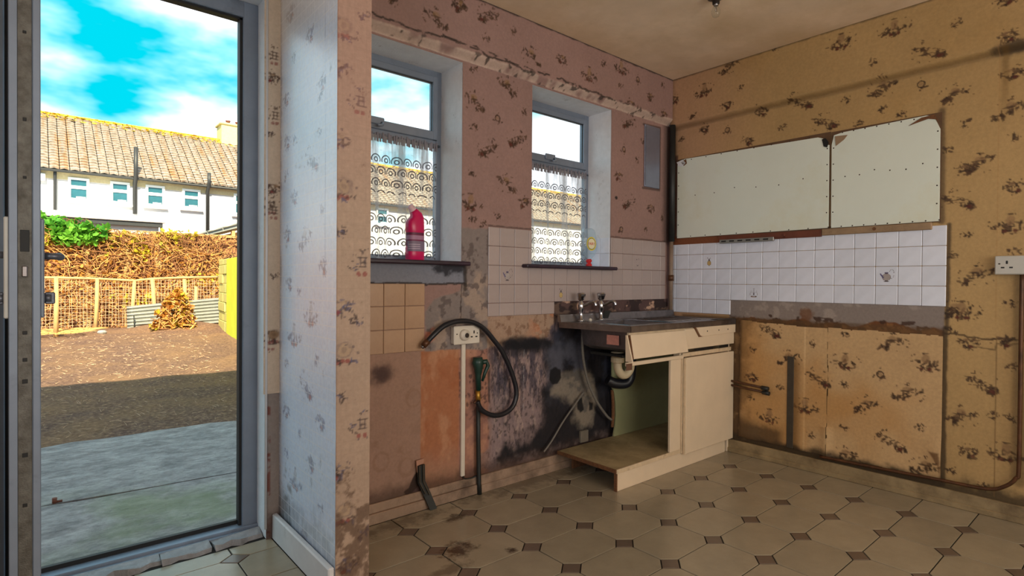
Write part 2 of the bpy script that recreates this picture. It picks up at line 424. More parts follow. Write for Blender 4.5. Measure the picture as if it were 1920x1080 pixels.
# ------------------------------------------------------------------ painted surfaces (print, stains, soot and some light and shade live in a colour attribute)
def vnoise(U, V, s, seed):
    r = np.random.default_rng(seed).random((64, 64))
    x = U*s; y = V*s; xi = np.floor(x).astype(int); yi = np.floor(y).astype(int)
    fx = x-xi; fy = y-yi; fx = fx*fx*(3-2*fx); fy = fy*fy*(3-2*fy)
    a = r[xi%64, yi%64]; b = r[(xi+1)%64, yi%64]; c = r[xi%64, (yi+1)%64]; d = r[(xi+1)%64, (yi+1)%64]
    return a*(1-fx)*(1-fy)+b*fx*(1-fy)+c*(1-fx)*fy+d*fx*fy
def fbm(U, V, s, seed, o=4, p=0.55):
    t = 0; a = 1; w = 0
    for i in range(o):
        t = t+a*vnoise(U+3.1*i, V+1.7*i, s*2**i, seed+i); w += a; a *= p
    return t/w
def sstep(x, a, b):
    t = np.clip((x-a)/(b-a), 0, 1); return t*t*(3-2*t)
def mixc(c, col, k): return c*(1-k[:, None])+np.array(col)[None, :]*k[:, None]
def inpoly(U, V, P):
    ins = np.zeros(U.shape, bool); n = len(P)
    for i in range(n):
        x0, y0 = P[i]; x1, y1 = P[(i+1)%n]
        if y0 == y1: continue
        k = ((y0 > V) != (y1 > V)) & (U < (x1-x0)*(V-y0)/(y1-y0)+x0); ins ^= k
    return ins
def sdist(U, V, P):
    """signed distance to a polygon, positive inside"""
    d = np.full(U.shape, 9.0); n = len(P)
    for i in range(n):
        x0, y0 = P[i]; x1, y1 = P[(i+1)%n]; dx, dy = x1-x0, y1-y0; L = dx*dx+dy*dy+1e-12
        t = np.clip(((U-x0)*dx+(V-y0)*dy)/L, 0, 1)
        d = np.minimum(d, np.hypot(U-x0-t*dx, V-y0-t*dy))
    return np.where(inpoly(U, V, P), d, -d)
def pmask(U, V, P, soft=0.01, rough=0.02, seed=0, s=14):
    q = sdist(U, V, P)+(fbm(U, V, s, seed+50, 5, 0.6)-0.5)*2*rough
    return sstep(q, -soft, soft)
def rect(U, V, x0, x1, z0, z1, soft=0.006, rough=0.0, seed=0):
    q = np.minimum(np.minimum(U-x0, x1-U), np.minimum(V-z0, z1-V))
    if rough: q = q+(fbm(U, V, 16, seed+9, 4)-0.5)*2*rough
    return sstep(q, -soft, soft)
def line(U, V, pts, w, soft=0.003):
    d = np.full(U.shape, 9.0)
    for (x0, y0), (x1, y1) in zip(pts[:-1], pts[1:]):
        dx, dy = x1-x0, y1-y0; L = dx*dx+dy*dy+1e-12
        t = np.clip(((U-x0)*dx+(V-y0)*dy)/L, 0, 1); d = np.minimum(d, np.hypot(U-x0-t*dx, V-y0-t*dy))
    return 1-sstep(d, w, w+soft)

DARK = lin(60, 42, 30); DARK2 = lin(84, 60, 42); FILL = lin(140, 108, 76); RED = lin(92, 44, 34)
def make_motif(kind, seed, dark=DARK, dark2=DARK2, red=RED, fill=FILL, blue=None):
    r = random.Random(seed); E = []          # (dx, dz, rx, rz, rot, colour, alpha)
    def leaves(n, sx, sz, cx=0, cz=0, size=0.011, tilt=0.0):
        for _ in range(n):
            a = r.uniform(0, 2*math.pi); q = math.sqrt(r.random()); x = cx+sx*q*math.cos(a); z = cz+sz*q*math.sin(a)+tilt*(sx*q*math.cos(a))
            E.append((x, z, size*r.uniform(0.7, 1.5), size*r.uniform(0.32, 0.6), r.uniform(0, 3.14), dark if r.random() < .65 else (blue or dark2), r.uniform(0.7, 0.95)))
    def bits(n, sx, sz, size=0.0055):
        for _ in range(n):
            a = r.uniform(0, 2*math.pi); E.append((sx*math.cos(a), sz*math.sin(a), size*r.uniform(.6, 1.2), size*r.uniform(.5, .9), r.uniform(0, 3), dark2, 0.8))
    def stem(x0, z0, x1, z1):
        n = 7
        for i in range(n):
            t = i/(n-1); E.append((x0+(x1-x0)*t, z0+(z1-z0)*t+0.008*math.sin(t*3.1), 0.009, 0.003, math.atan2(z1-z0, x1-x0), dark2, 0.75))
    if kind == 'L':
        v = seed % 3
        if v == 0:          # jug among leaves
            leaves(26, 0.080, 0.026, 0, -0.012); E.append((0, 0.020, 0.018, 0.030, 0, fill, 0.75)); E.append((0, 0.05, 0.016, 0.005, 0, dark, 0.8))
            leaves(6, 0.03, 0.012, 0, -0.034, 0.012); bits(8, 0.085, 0.05)
            for q in (-.02, .02): E.append((q, -0.036, 0.010, 0.009, 0, red, 0.9))
        elif v == 1:        # trailing branch
            leaves(22, 0.075, 0.020, 0, -0.006, tilt=0.45); leaves(10, 0.03, 0.015, -0.045, -0.034, 0.013); stem(-0.06, -0.01, 0.06, 0.03); stem(-0.06, -0.026, 0.04, -0.012)
            E.append((-0.05, -0.036, 0.014, 0.010, 0, red, 0.9)); bits(7, 0.08, 0.055); leaves(3, 0.012, 0.012, 0.03, 0.055, 0.008)
        else:               # drooping basket
            leaves(20, 0.06, 0.022, -0.015, 0.005, tilt=-0.35); leaves(11, 0.03, 0.018, 0.045, -0.03, 0.012); E.append((0.0, 0.022, 0.022, 0.016, 0, fill, 0.7))
            E.append((0.01, 0.012, 0.026, 0.005, 0, dark, 0.8)); bits(8, 0.08, 0.05); leaves(3, 0.01, 0.01, 0.0, 0.055, 0.007)
    elif kind == 'M':
        leaves(16, 0.044, 0.024); leaves(6, 0.02, 0.01, -0.01, -0.024, 0.011); stem(-0.035, 0.012, 0.035, 0.006); bits(5, 0.05, 0.04)
        E.append((-0.014, -0.022, 0.010, 0.008, 0, red, 0.85)); E.append((0.008, 0.014, 0.013, 0.009, 0, fill, 0.7))
    elif kind == 'S':
        leaves(10, 0.024, 0.016, 0, 0, 0.009, tilt=r.uniform(-.6, .6)); bits(4, 0.028, 0.024, 0.005)
    elif kind == 'R':
        for i in range(14):
            a = 2*math.pi*i/14; E.append((0.017*math.cos(a), 0.017*math.sin(a), 0.006, 0.004, a+1.57, dark, 0.9))
        E.append((0, 0, 0.011, 0.011, 0, fill, 0.6)); leaves(5, 0.034, 0.006, 0, -0.016, 0.010); bits(3, 0.01, 0.036, 0.006)
    elif kind == 'Q':       # plate with fruit
        E.append((0, 0.016, 0.032, 0.030, 0, dark2, 0.7)); E.append((0, 0.016, 0.026, 0.024, 0, fill, 0.85)); E.append((0, 0.016, 0.012, 0.011, 0, dark2, 0.4))
        for q in (-.024, -.006, .014): E.append((q, -0.022-abs(q)*.25, 0.0105, 0.010, 0, red, 0.85))
        leaves(9, 0.05, 0.014, 0.012, -0.026, 0.009); bits(6, 0.055, 0.036)
    elif kind == 'K':       # bottle rack with cherries
        for q in (-.010, .010): E.append((q, 0.002, 0.004, 0.022, 0, dark2, 0.85))
        for q in (-.018, 0.0, .018): E.append((0, q, 0.020, 0.003, 0, dark, 0.85))
        for q in (-.016, .008): E.append((q, -0.044, 0.010, 0.009, 0, red, 0.8))
        leaves(7, 0.02, 0.02, -0.036, -0.012, 0.007); leaves(4, 0.02, 0.008, 0, 0.044, 0.007); bits(5, 0.045, 0.06)
    return E
def stamp(C, U, V, motifs, alpha=1.0, scale=1.0, seed=0, **kw):
    for i, (mx, mz, k) in enumerate(motifs):
        near = np.nonzero((np.abs(U-mx) < 0.13*scale) & (np.abs(V-mz) < 0.10*scale))[0]
        if not len(near): continue
        u = (U[near]-mx)/scale; v = (V[near]-mz)/scale
        wob = (vnoise(U[near], V[near], 90, 5)-0.5)*0.5
        c = C[near]
        for (dx, dz, rx, rz, ro, col, al) in make_motif(k, i*3+i//3+seed, **kw):
            ca, sa = math.cos(ro), math.sin(ro); du, dv = u-dx, v-dz
            d = np.hypot((du*ca+dv*sa)/rx, (-du*sa+dv*ca)/rz)+wob
            c = mixc(c, col, al*alpha*(1-sstep(d, 0.75, 1.2)))
        C[near] = c
    return C

def sheet(name, frame, U0, U1, V0, V1, step, color, mat, parent, height=None, keep=None):
    """fine grid surface; frame(u, v, h) arrays -> (n,3); colour per vertex"""
    nu = max(1, int(round((U1-U0)/step))); nv = max(1, int(round((V1-V0)/step)))
    us = np.linspace(U0, U1, nu+1); vs = np.linspace(V0, V1, nv+1)
    UU, VV = np.meshgrid(us, vs, indexing='ij'); U = UU.ravel(); V = VV.ravel()
    idx = np.arange((nu+1)*(nv+1)).reshape(nu+1, nv+1)
    q = np.stack([idx[:-1, :-1], idx[1:, :-1], idx[1:, 1:], idx[:-1, 1:]], -1).reshape(-1, 4)
    if keep is not None:
        mc = (U[q].mean(1), V[q].mean(1)); q = q[keep(*mc)]
        used = np.unique(q); remap = -np.ones(len(U), int); remap[used] = np.arange(len(used)); q = remap[q]; U = U[used]; V = V[used]
    h = height(U, V) if height is not None else np.zeros(len(U))
    co = frame(U, V, h).astype(np.float32)
    C = np.clip(color(U, V), 0, 1)
    me = bpy.data.meshes.new(name); n = len(U); m = len(q)
    c0 = co.mean(0); c0[2] = co[:, 2].min()
    me.vertices.add(n); me.vertices.foreach_set('co', (co-c0).ravel())
    me.loops.add(m*4); me.loops.foreach_set('vertex_index', q.ravel().astype(np.int32))
    me.polygons.add(m); me.polygons.foreach_set('loop_start', np.arange(0, m*4, 4, dtype=np.int32))
    me.update(calc_edges=True); me.validate()
    me.polygons.foreach_set('use_smooth', np.ones(m, bool))
    at = me.color_attributes.new('Col', 'FLOAT_COLOR', 'POINT')
    at.data.foreach_set('color', np.concatenate([C, np.ones((n, 1))], 1).astype(np.float32).ravel())
    o = new_obj(name, me, parent, [mat]); o.location = Vector(c0.tolist())-pworld(parent)
    return o
def fA(y0):     # faces -Y
    return lambda u, v, h: np.stack([u, y0-h, v], 1)
def fB(x0):     # faces -X
    return lambda u, v, h: np.stack([x0-h, u, v], 1)

# ------------------------------------------------------------------ where the printed motifs, stains and the hose lie on the walls (metres)
MOT_B = [(2.208,2.582,'L'),(1.928,2.533,'S'),(2.033,2.436,'M'),(2.306,2.42,'S'),(1.81,2.351,'M'),(1.549,2.347,'L'),(1.285,2.303,'S'),(1.091,2.327,'L'),(2.235,2.319,'M'),(2.051,2.274,'R'),(2.422,2.276,'S'),(1.901,2.17,'M'),(1.666,2.217,'S'),(1.404,2.193,'L'),(1.098,2.199,'S'),(0.908,2.298,'R'),(0.755,2.201,'L'),(1.219,2.148,'S'),(0.997,2.146,'S'),(0.708,2.04,'S'),(0.782,1.915,'S'),(0.705,1.8,'M'),(0.737,1.634,'L'),(0.761,1.339,'S'),(0.697,1.447,'S'),(0.652,1.236,'L'),(0.741,1.048,'L'),(1.026,2.635,'L'),(0.744,2.563,'S'),(1.301,2.644,'L'),(1.136,2.47,'S'),(0.862,2.452,'L'),(0.528,2.254,'M'),(0.526,2.071,'L'),(0.518,1.93,'S'),(0.649,1.819,'L'),(0.511,1.68,'M'),(0.525,1.494,'L'),(0.549,2.615,'M'),(0.541,2.429,'M'),(0.507,1.353,'S'),(2.458,2.576,'M'),(2.02,2.703,'L'),(2.297,2.422,'S'),(1.696,2.727,'S'),(0.758,0.938,'S'),(0.712,1.046,'L'),(0.52,1.095,'S'),(0.685,0.881,'M'),(0.544,0.899,'M'),(0.632,0.671,'L'),(0.508,0.775,'S'),(0.709,0.484,'L'),(0.509,0.511,'S'),(0.674,0.305,'M'),(0.525,0.334,'L'),(0.61,0.142,'S'),(0.749,0.189,'S'),(0.583,0.511,'S')]
MOT_SHEET = [(1.728,0.873,'L'),(1.46,0.807,'S'),(1.843,0.733,'S'),(1.601,0.698,'L'),(1.271,0.886,'S'),(1.024,0.852,'L'),(1.269,0.714,'L'),(1.083,0.661,'R'),(0.866,0.754,'L'),(1.849,0.546,'M'),(1.657,0.498,'S'),(1.423,0.589,'L'),(1.273,0.574,'S'),(0.948,0.57,'L'),(1.152,0.465,'L'),(1.497,0.405,'L'),(1.721,0.295,'L'),(1.46,0.229,'S'),(1.27,0.318,'S'),(0.889,0.395,'S'),(1.027,0.284,'L'),(1.262,0.141,'L'),(1.081,0.097,'R'),(0.859,0.176,'L'),(1.851,0.403,'S'),(1.526,0.06,'S')]
MOT_BEAM = [(1.718,2.643,'M'),(1.923,2.662,'L'),(2.107,2.631,'S'),(1.901,2.532,'S'),(2.245,2.524,'L'),(2.501,2.572,'M'),(2.754,2.538,'L'),(2.896,2.644,'S'),(3.081,2.666,'L'),(3.267,2.63,'R'),(3.077,2.544,'S'),(3.414,2.541,'M'),(3.588,2.444,'M'),(3.191,2.44,'M'),(1.575,2.537,'L'),(1.724,2.659,'M'),(1.33,2.546,'S'),(1.453,2.387,'S'),(3.571,2.659,'S')]
MOT_A = [(1.848,2.362,'S'),(2.091,2.319,'L'),(1.85,2.18,'L'),(2.021,2.12,'R'),(1.851,2.039,'S'),(2.225,2.197,'S'),(2.172,2.023,'L'),(1.961,1.933,'L'),(3.226,2.324,'L'),(3.169,2.126,'R'),(3.384,2.218,'S'),(2.092,1.753,'L'),(1.842,1.782,'S'),(1.836,1.619,'L'),(2.022,1.561,'S'),(2.231,1.657,'M'),(3.113,1.93,'M'),(3.235,1.756,'L'),(3.489,1.741,'M'),(3.148,1.559,'R'),(3.625,1.673,'S'),(3.439,1.579,'S'),(1.848,1.531,'S'),(1.919,1.507,'S'),(3.323,2.073,'S')]
MOT_NL = [(2.464,2.145,'S'),(2.563,1.99,'M'),(2.149,1.951,'M'),(2.447,1.784,'S'),(2.548,1.798,'M'),(2.164,1.903,'S'),(2.457,1.54,'M'),(2.256,1.668,'L'),(2.56,1.646,'S'),(2.33,1.349,'L'),(2.55,1.384,'M'),(2.131,1.235,'M'),(2.521,1.171,'M'),(2.256,1.043,'L'),(2.451,0.941,'L'),(2.197,0.865,'S'),(2.311,0.742,'L'),(2.549,0.6,'M'),(2.151,0.63,'M'),(2.37,0.531,'S'),(2.249,0.437,'M'),(2.432,0.322,'L'),(2.317,0.12,'M'),(2.147,0.295,'S'),(2.552,0.814,'S'),(2.279,2.18,'M'),(2.499,2.357,'M'),(2.179,1.771,'S'),(2.389,1.138,'S'),(2.143,1.453,'S'),(2.547,0.41,'S'),(2.532,2.346,'M')]
MOT_NF = [(0.875,2.115,'Q'),(0.855,1.972,'M'),(0.944,1.863,'K'),(0.86,1.704,'M'),(0.878,1.518,'Q'),(0.862,1.362,'S'),(0.954,1.252,'K'),(0.881,0.905,'Q'),(0.867,0.746,'S'),(0.957,0.632,'K'),(0.866,0.467,'M'),(0.884,0.302,'Q'),(0.87,1.085,'M'),(0.895,0.107,'M'),(0.959,0.21,'S'),(0.96,2.191,'S'),(0.929,1.033,'S')]
MOT_ST = [(0.819,2.101,'M'),(0.821,1.522,'K'),(0.818,0.903,'K'),(0.809,1.846,'S')]
SOOT_ALL = [(1.969,0.799),(2.062,0.812),(2.132,0.832),(2.32,0.841),(2.456,0.817),(2.463,0.88),(2.514,0.962),(2.756,0.987),(3.14,0.952),(3.153,0.095),(2.577,0.109),(2.399,0.111),(2.05,0.11),(1.892,0.134),(1.897,0.199),(1.987,0.22),(1.985,0.471)]
SOOT_BLACK = [(2.062,0.807),(2.132,0.829),(2.32,0.837),(2.456,0.815),(2.466,0.874),(2.514,0.951),(2.823,0.929),(3.141,0.893),(3.153,0.107),(2.702,0.118),(2.577,0.109),(2.399,0.111),(2.037,0.123),(1.963,0.143),(2.012,0.186),(2.258,0.23),(2.354,0.296),(2.396,0.362),(2.395,0.498),(2.4,0.643),(2.399,0.747),(2.293,0.766),(2.159,0.766),(2.071,0.772)]
SOOT_GREY = [(2.435,0.766),(2.538,0.801),(2.759,0.776),(2.794,0.606),(2.698,0.505),(2.604,0.45),(2.482,0.471),(2.437,0.577)]
SOOT_PALE = [(2.556,0.596),(2.696,0.609),(2.844,0.59),(2.897,0.436),(2.873,0.337),(2.866,0.259),(2.849,0.216),(2.766,0.218),(2.685,0.264),(2.668,0.355),(2.604,0.44),(2.527,0.471),(2.482,0.487)]
SOOT_HOLE = [(2.458,0.632),(2.503,0.646),(2.553,0.623),(2.559,0.574),(2.526,0.54),(2.482,0.54),(2.449,0.575)]
SOOT_NOSE = [(2.707,0.415),(2.755,0.42),(2.773,0.34),(2.74,0.322),(2.708,0.349)]
SOOT_NOSE2 = [(2.822,0.389),(2.864,0.372),(2.865,0.321),(2.823,0.322)]
TORN = [(1.513,0.23),(1.529,0.232),(1.536,0.147),(1.473,0.092),(1.47,0.052),(1.454,0.056),(1.426,0.112),(1.454,0.124)]
TORNIN = [(1.517,0.165),(1.529,0.149),(1.562,0.043),(1.546,0.027),(1.467,0.047),(1.445,0.102)]
PL_GREY = [(1.769,1.473),(1.961,1.486),(1.965,0.989),(2.04,0.962),(2.061,0.837),(1.925,0.8),(1.778,0.811),(1.547,0.819),(1.546,1.022),(1.604,1.091),(1.775,1.132)]
HOSE = [(1.532,0.872),(1.564,0.906),(1.622,0.947),(1.69,0.967),(1.759,0.97),(1.83,0.955),(1.897,0.917),(1.962,0.854),(2.02,0.789),(2.081,0.686),(2.122,0.589),(2.131,0.52),(2.103,0.461),(2.047,0.432),(1.977,0.428),(1.916,0.449),(1.871,0.482),(1.848,0.526)]

# ------------------------------------------------------------------ room shell
XB, YA, ZC = 3.75, 2.51, 2.73
W1 = (1.035, 1.775, 1.29, 2.375); W2 = (2.29, 3.03, 1.29, 2.375)       # window openings x0,x1,z0,z1
YO = 2.86                                                              # outer face of the garden wall

def wall_boxes(mb, x0, x1, y0, y1, z0, z1, holes):
    xs = sorted({x0, x1, *[h[0] for h in holes], *[h[1] for h in holes]})
    for a, b in zip(xs[:-1], xs[1:]):
        hs = [h for h in holes if h[0] <= a+1e-6 and h[1] >= b-1e-6]
        if hs: mb.box(a, b, y0, y1, z0, hs[0][2]); mb.box(a, b, y0, y1, hs[0][3], z1)
        else: mb.box(a, b, y0, y1, z0, z1)
mb = MB(); wall_boxes(mb, 0.86, 4.1, YA+0.004, 2.785, -0.02, ZC, [W1, W2]); wall_back = struct(build('wall_back', mb, M['reveal']))
mb = MB(); mb.box(XB+0.004, 4.1, -2.6, YA, -0.02, ZC); wall_right = struct(build('wall_right', mb, M['plain_wall']))
mb = MB(); mb.box(0.862, 0.980, 2.006, 2.65, 0, ZC); wall_partition = struct(build('wall_partition', mb, M['plain_wall']))
# the return beside the door, and the wall over it
mb = MB(); mb.box(0.803, 0.86, 2.655, YO, 0, ZC); mb.box(-0.165, 0.803, 2.655, YO, 2.475, ZC); wall_door = struct(build('wall_door', mb, M['reveal']))
mb = MB(); mb.box(-1.75, -0.165, 2.655, YO, -0.02, ZC); build('wall_corner', mb, M['plain_wall'], None, kind='structure')
mb = MB(); 
LW = (-0.8, 0.8, 0.85, 2.15)  # unseen opening, added to let the left fill lamp in
for a, b, z0, z1 in ((-2.6, LW[0], -0.02, ZC), (LW[1], 2.655, -0.02, ZC), (LW[0], LW[1], -0.02, LW[2]), (LW[0], LW[1], LW[3], ZC)): mb.box(-1.45, -1.2, a, b, z0, z1)
struct(build('wall_left', mb, M['plain_wall']))
mb = MB(); wall_boxes(mb, -1.45, 4.1, -2.6, -2.35, -0.02, ZC, [(0.0, 3.2, 0.6, 2.3)]); struct(build('wall_front', mb, M['plain_wall']))  # its unseen opening is added to let the rear fill lamp in
mb = MB(); mb.box(-1.45, 4.1, -2.6, YO, ZC, ZC+0.2); ceiling = struct(build('ceiling', mb, M['ceiling']))
# the storey above, whose shadow falls on the yard
mb = MB(); mb.box(-7, 9, -6, YO, ZC+0.2, 5.02); struct(build('wall_upper_storey', mb, M['render_out']))
mb = MB(); mb.box(-7, -1.45, 2.6, YO, -0.1, ZC+0.2); mb.box(4.1, 9, 2.6, YO, -0.1, ZC+0.2); struct(build('wall_outer', mb, M['render_out']))

# ---- floor: octagon tiles with small dots, each its own piece
mb = MB(); mb.box(-1.45, 4.1, -2.6, YO, -0.12, -0.004); floor = struct(build('floor', mb, M['floor_grout']))
TX, TY, OX, OY, DA, DB = 0.34787, 0.24129, 2.0372, 1.8312, 0.058, 0.048
def clip(P, ax, lim, keep_less):
    out = []; n = len(P)
    for i in range(n):
        a, b = P[i], P[(i+1)%n]; ia = (a[ax] <= lim) == keep_less; ib = (b[ax] <= lim) == keep_less
        if ia: out.append(a)
        if ia != ib:
            t = (lim-a[ax])/(b[ax]-a[ax]); out.append((a[0]+(b[0]-a[0])*t, a[1]+(b[1]-a[1])*t))
    return out
def area(P): return abs(sum(P[i][0]*P[(i+1)%len(P)][1]-P[(i+1)%len(P)][0]*P[i][1] for i in range(len(P))))/2 if len(P) > 2 else 0
def shrink(P, d):
    cx = sum(p[0] for p in P)/len(P); cy = sum(p[1] for p in P)/len(P); out = []
    for p in P:
        l = math.hypot(p[0]-cx, p[1]-cy); out.append((cx+(p[0]-cx)*(l-d)/l, cy+(p[1]-cy)*(l-d)/l))
    return out
tile_cache = {}
def floor_tile(name, P, mat, key):
    regs = [[(0, 3.722, True), (0, -1.18, False), (1, 1.99, True)], [(0, 0.826, True), (0, -1.18, False), (1, 2.665, True)], [(0, 0.99, False), (0, 3.722, True), (1, 2.482, True)]]
    best = None
    for rg in regs:
        Q = P
        for ax, lim, kl in rg:
            Q = clip(Q, ax, lim, kl) if len(Q) > 2 else Q
        if best is None or area(Q) > area(best): best = Q
    if area(best) < 0.0008: return
    full = abs(area(best)-area(P)) < 1e-7
    cx = sum(p[0] for p in P)/len(P); cy = sum(p[1] for p in P)/len(P)
    me = tile_cache.get(key) if full else None
    if me is None:
        R0 = [(x-cx, y-cy) for x, y in best]; A = shrink(R0, 0.0034); B = shrink(R0, 0.0048); n = len(R0)
        vs = [(x, y, -0.004) for x, y in A]+[(x, y, -0.0012) for x, y in A]+[(x, y, 0) for x, y in B]
        fs = [tuple(range(2*n, 3*n))]+[(i, (i+1)%n, n+(i+1)%n, n+i) for i in range(n)]+[(n+i, n+(i+1)%n, 2*n+(i+1)%n, 2*n+i) for i in range(n)]
        me = bpy.data.meshes.new(name); me.from_pydata(vs, [], fs); me.materials.append(mat)
        if full: tile_cache[key] = me
    o = bpy.data.objects.new(name, me); COL.objects.link(o); o.parent = floor; o.location = Vector((cx, cy, 0))-floor.location
hx, hy = TX/2, TY/2
for i in range(-9, 7):
    for j in range(-7, 10):
        cx, cy = OX+i*TX, OY-j*TY
        if cy < -0.35 or cx < -1.3: continue
        floor_tile('small_floor_tile', [(cx+DA, cy), (cx, cy+DB), (cx-DA, cy), (cx, cy-DB)], M['floor_dot'], 'd')
        ox, oy = cx+hx, cy+hy
        floor_tile('octagon_floor_tile', [(ox-hx+DA, oy-hy), (ox+hx-DA, oy-hy), (ox+hx, oy-hy+DB), (ox+hx, oy+hy-DB), (ox+hx-DA, oy+hy), (ox-hx+DA, oy+hy), (ox-hx, oy+hy-DB), (ox-hx, oy-hy+DB)], M['floor_big'], 'o')

# ---- painted surfaces
PA = lin(150, 120, 113); PB = lin(180, 148, 100); PN = lin(172, 146, 126); PNL = lin(220, 233, 255)  # PNL carries the blue sky reflection in the paper colour
DARK_BROWN = lin(46, 38, 34)  # for mould specks, torn paper lines and darker edges and corners
def paper_base(U, V, col, seed, s=1.6, amt=0.16):
    f = fbm(U, V, s, seed, 5); f2 = fbm(U, V, 22, seed+3, 3)
    C = np.array(col)[None, :]*(1+(f-0.5)*2*amt+(f2-0.5)*0.10)[:, None]
    return C
def col_beam(U, V):
    C = paper_base(U, V, PA, 11); stamp(C, U, V, MOT_BEAM, 0.9, seed=1)
    C = mixc(C, lin(196, 172, 158), 0.85*rect(U, V, 0.9, 3.8, 2.384, 2.428, 0.006, 0.01, 3)*sstep(fbm(U, V, 9, 4), 0.30, 0.5))
    tear = [(1.2, 2.455), (1.45, 2.445), (1.72, 2.455), (1.84, 2.463), (1.92, 2.432), (2.06, 2.445), (2.2, 2.428), (2.42, 2.447), (2.62, 2.436), (2.9, 2.43), (3.2, 2.432)]
    jit = (fbm(U, V, 20, 8)-0.5)*0.03
    C = mixc(C, DARK_BROWN, 0.85*line(U, V+jit, tear, 0.0035, 0.004)*sstep(fbm(U, V, 14, 31), 0.36, 0.48))
    C = mixc(C, DARK_BROWN, 0.8*line(U, V-jit*0.8, [(1.6, 2.475), (1.8, 2.45), (1.95, 2.458), (2.15, 2.44), (2.35, 2.452)], 0.003, 0.004)*sstep(fbm(U, V, 17, 36), 0.42, 0.5))
    C = mixc(C, DARK_BROWN, 0.85*sstep(V+(fbm(U, V, 12, 6)-0.5)*0.02, 2.718, 2.726))
    C = mixc(C, DARK_BROWN, 0.8*sstep(fbm(U, V, 26, 77, 3), 0.64, 0.72)*rect(U, V, 0.9, 3.7, 2.38, 2.44, 0.02))
    return C
def h_beam(U, V): return 0.04*sstep(V, 2.386, 2.43)+0.003*(fbm(U, V, 7, 2)-0.5)
def col_wallA(U, V):
    C = paper_base(U, V, PA, 21)
    stamp(C, U, V, MOT_A, 0.9, seed=2)
    n = fbm(U, V, 18, 5, 5, 0.65)
    # below the cream tiles: paper, bare render, soot
    low = rect(U, V, 0.9, 1.56, 0.0, 0.83, 0.004)
    C = mixc(C, lin(158, 126, 110), low)
    C = mixc(C, lin(140, 110, 94), low*sstep(fbm(U, V, 4, 91), 0.45, 0.7)*0.7)
    for (jx, jz) in ((1.44, 0.235), (1.30, 0.29), (1.48, 0.58)):           # ghost of the printed jugs
        d = np.hypot((U-jx)/0.05, (V-jz)/0.055); C = mixc(C, lin(126, 92, 70), 0.30*(1-sstep(np.abs(d-0.8)+(n-.5)*.5, 0.08, 0.25))*low)
        d = np.hypot((U-jx)/0.07, (V-jz-0.09)/0.03); C = mixc(C, lin(126, 92, 70), 0.35*(1-sstep(d, 0.5, 1.0))*low*sstep(n, 0.45, 0.6))
    d = np.hypot((U-1.29)/0.085, (V-0.725)/0.06); C = mixc(C, lin(58, 40, 42), 0.85*(1-sstep(d+(n-0.5), 0.2, 1.15))*low)
    org = rect(U, V, 1.523, 1.768, 0.06, 0.818, 0.004, 0.002)
    C = mixc(C, lin(166, 108, 76), org*(0.55+0.45*sstep(V, 0.12, 0.35)))
    C = mixc(C, lin(190, 142, 110), org*0.6*sstep(fbm(U*1.6, V*0.8, 9, 14, 5), 0.52, 0.72))
    C = mixc(C, lin(166, 124, 98), org*(1-sstep(V+(n-.5)*.2, 0.12, 0.32))*0.8)
    C = mixc(C, lin(150, 84, 50), org*sstep(fbm(U, V, 6, 19), 0.55, 0.75)*0.5)
    pk = rect(U, V, 1.765, 1.97, 0.03, 0.83, 0.006, 0.01, 2)
    C = mixc(C, lin(156, 112, 98), pk); C = mixc(C, lin(188, 138, 112), pk*sstep(fbm(U, V, 10, 44), 0.5, 0.68)*0.7)
    C = mixc(C, lin(70, 52, 52), pk*sstep(fbm(U, V, 38, 45, 3), 0.60, 0.68)*0.7*sstep(V, 0.35, 0.5))
    # grey bare render round the first window
    C = mixc(C, lin(132, 120, 116), pmask(U, V, PL_GREY, 0.006, 0.012, 4))
    C = mixc(C, lin(170, 148, 132), pmask(U, V, PL_GREY, 0.006, 0.012, 4)*sstep(fbm(U, V, 11, 61), 0.5, 0.64)*0.7)
    C = mixc(C, lin(96, 84, 82), pmask(U, V, PL_GREY, 0.006, 0.012, 4)*sstep(fbm(U, V, 26, 62), 0.60, 0.66)*0.8)
    C = mixc(C, lin(206, 122, 96), 0.7*pmask(U, V, [(1.54, 0.86), (1.60, 0.88), (1.61, 0.93), (1.55, 0.95)], 0.01, 0.02, 7)*sstep(n, 0.42, 0.55))
    us = rect(U, V, 0.9, 1.80, 1.168, 1.292, 0.004, 0.006, 8)
    C = mixc(C, lin(128, 130, 142), us)
    C = mixc(C, lin(38, 36, 42), us*0.9*(1-sstep(np.hypot((U-1.70)/0.16, (V-1.265)/0.05)+(n-0.5)*2, 0.4, 1.1)))
    C = mixc(C, DARK_BROWN, 0.85*line(U, V+(n-.5)*0.02, [(1.0, 1.172), (1.8, 1.168)], 0.004))
    C = mixc(C, DARK_BROWN, 0.8*line(U+(n-.5)*0.015, V, [(1.795, 1.28), (1.80, 1.14)], 0.006, 0.012))
    C = mixc(C, lin(62, 50, 48), 0.8*line(U+(n-.5)*0.02, V, [(1.775, 1.17), (1.77, 0.98)], 0.002))
    # rough strip under the right-hand tiles
    rs = rect(U, V, 1.957, 2.50, 0.80, 0.99, 0.006, 0.01, 3)
    C = mixc(C, lin(166, 138, 118), rs); C = mixc(C, lin(120, 88, 70), rs*0.7*sstep(fbm(U, V, 34, 66, 5, .65), 0.55, 0.68)); C = mixc(C, lin(190, 120, 82), rs*sstep(U, 2.2, 2.4)*sstep(fbm(U, V, 13, 67), 0.5, 0.6)*.6)
    # behind the taps
    bt = rect(U, V, 2.486, 3.72, 0.90, 1.064, 0.004, 0.003, 5)
    C = mixc(C, lin(92, 70, 68), bt); C = mixc(C, lin(196, 160, 138), bt*sstep(fbm(U*0.6, V*1.3, 18, 71), 0.56, 0.62)); C = mixc(C, lin(44, 36, 38), bt*sstep(fbm(U, V, 12, 72), 0.52, 0.62)*0.8)
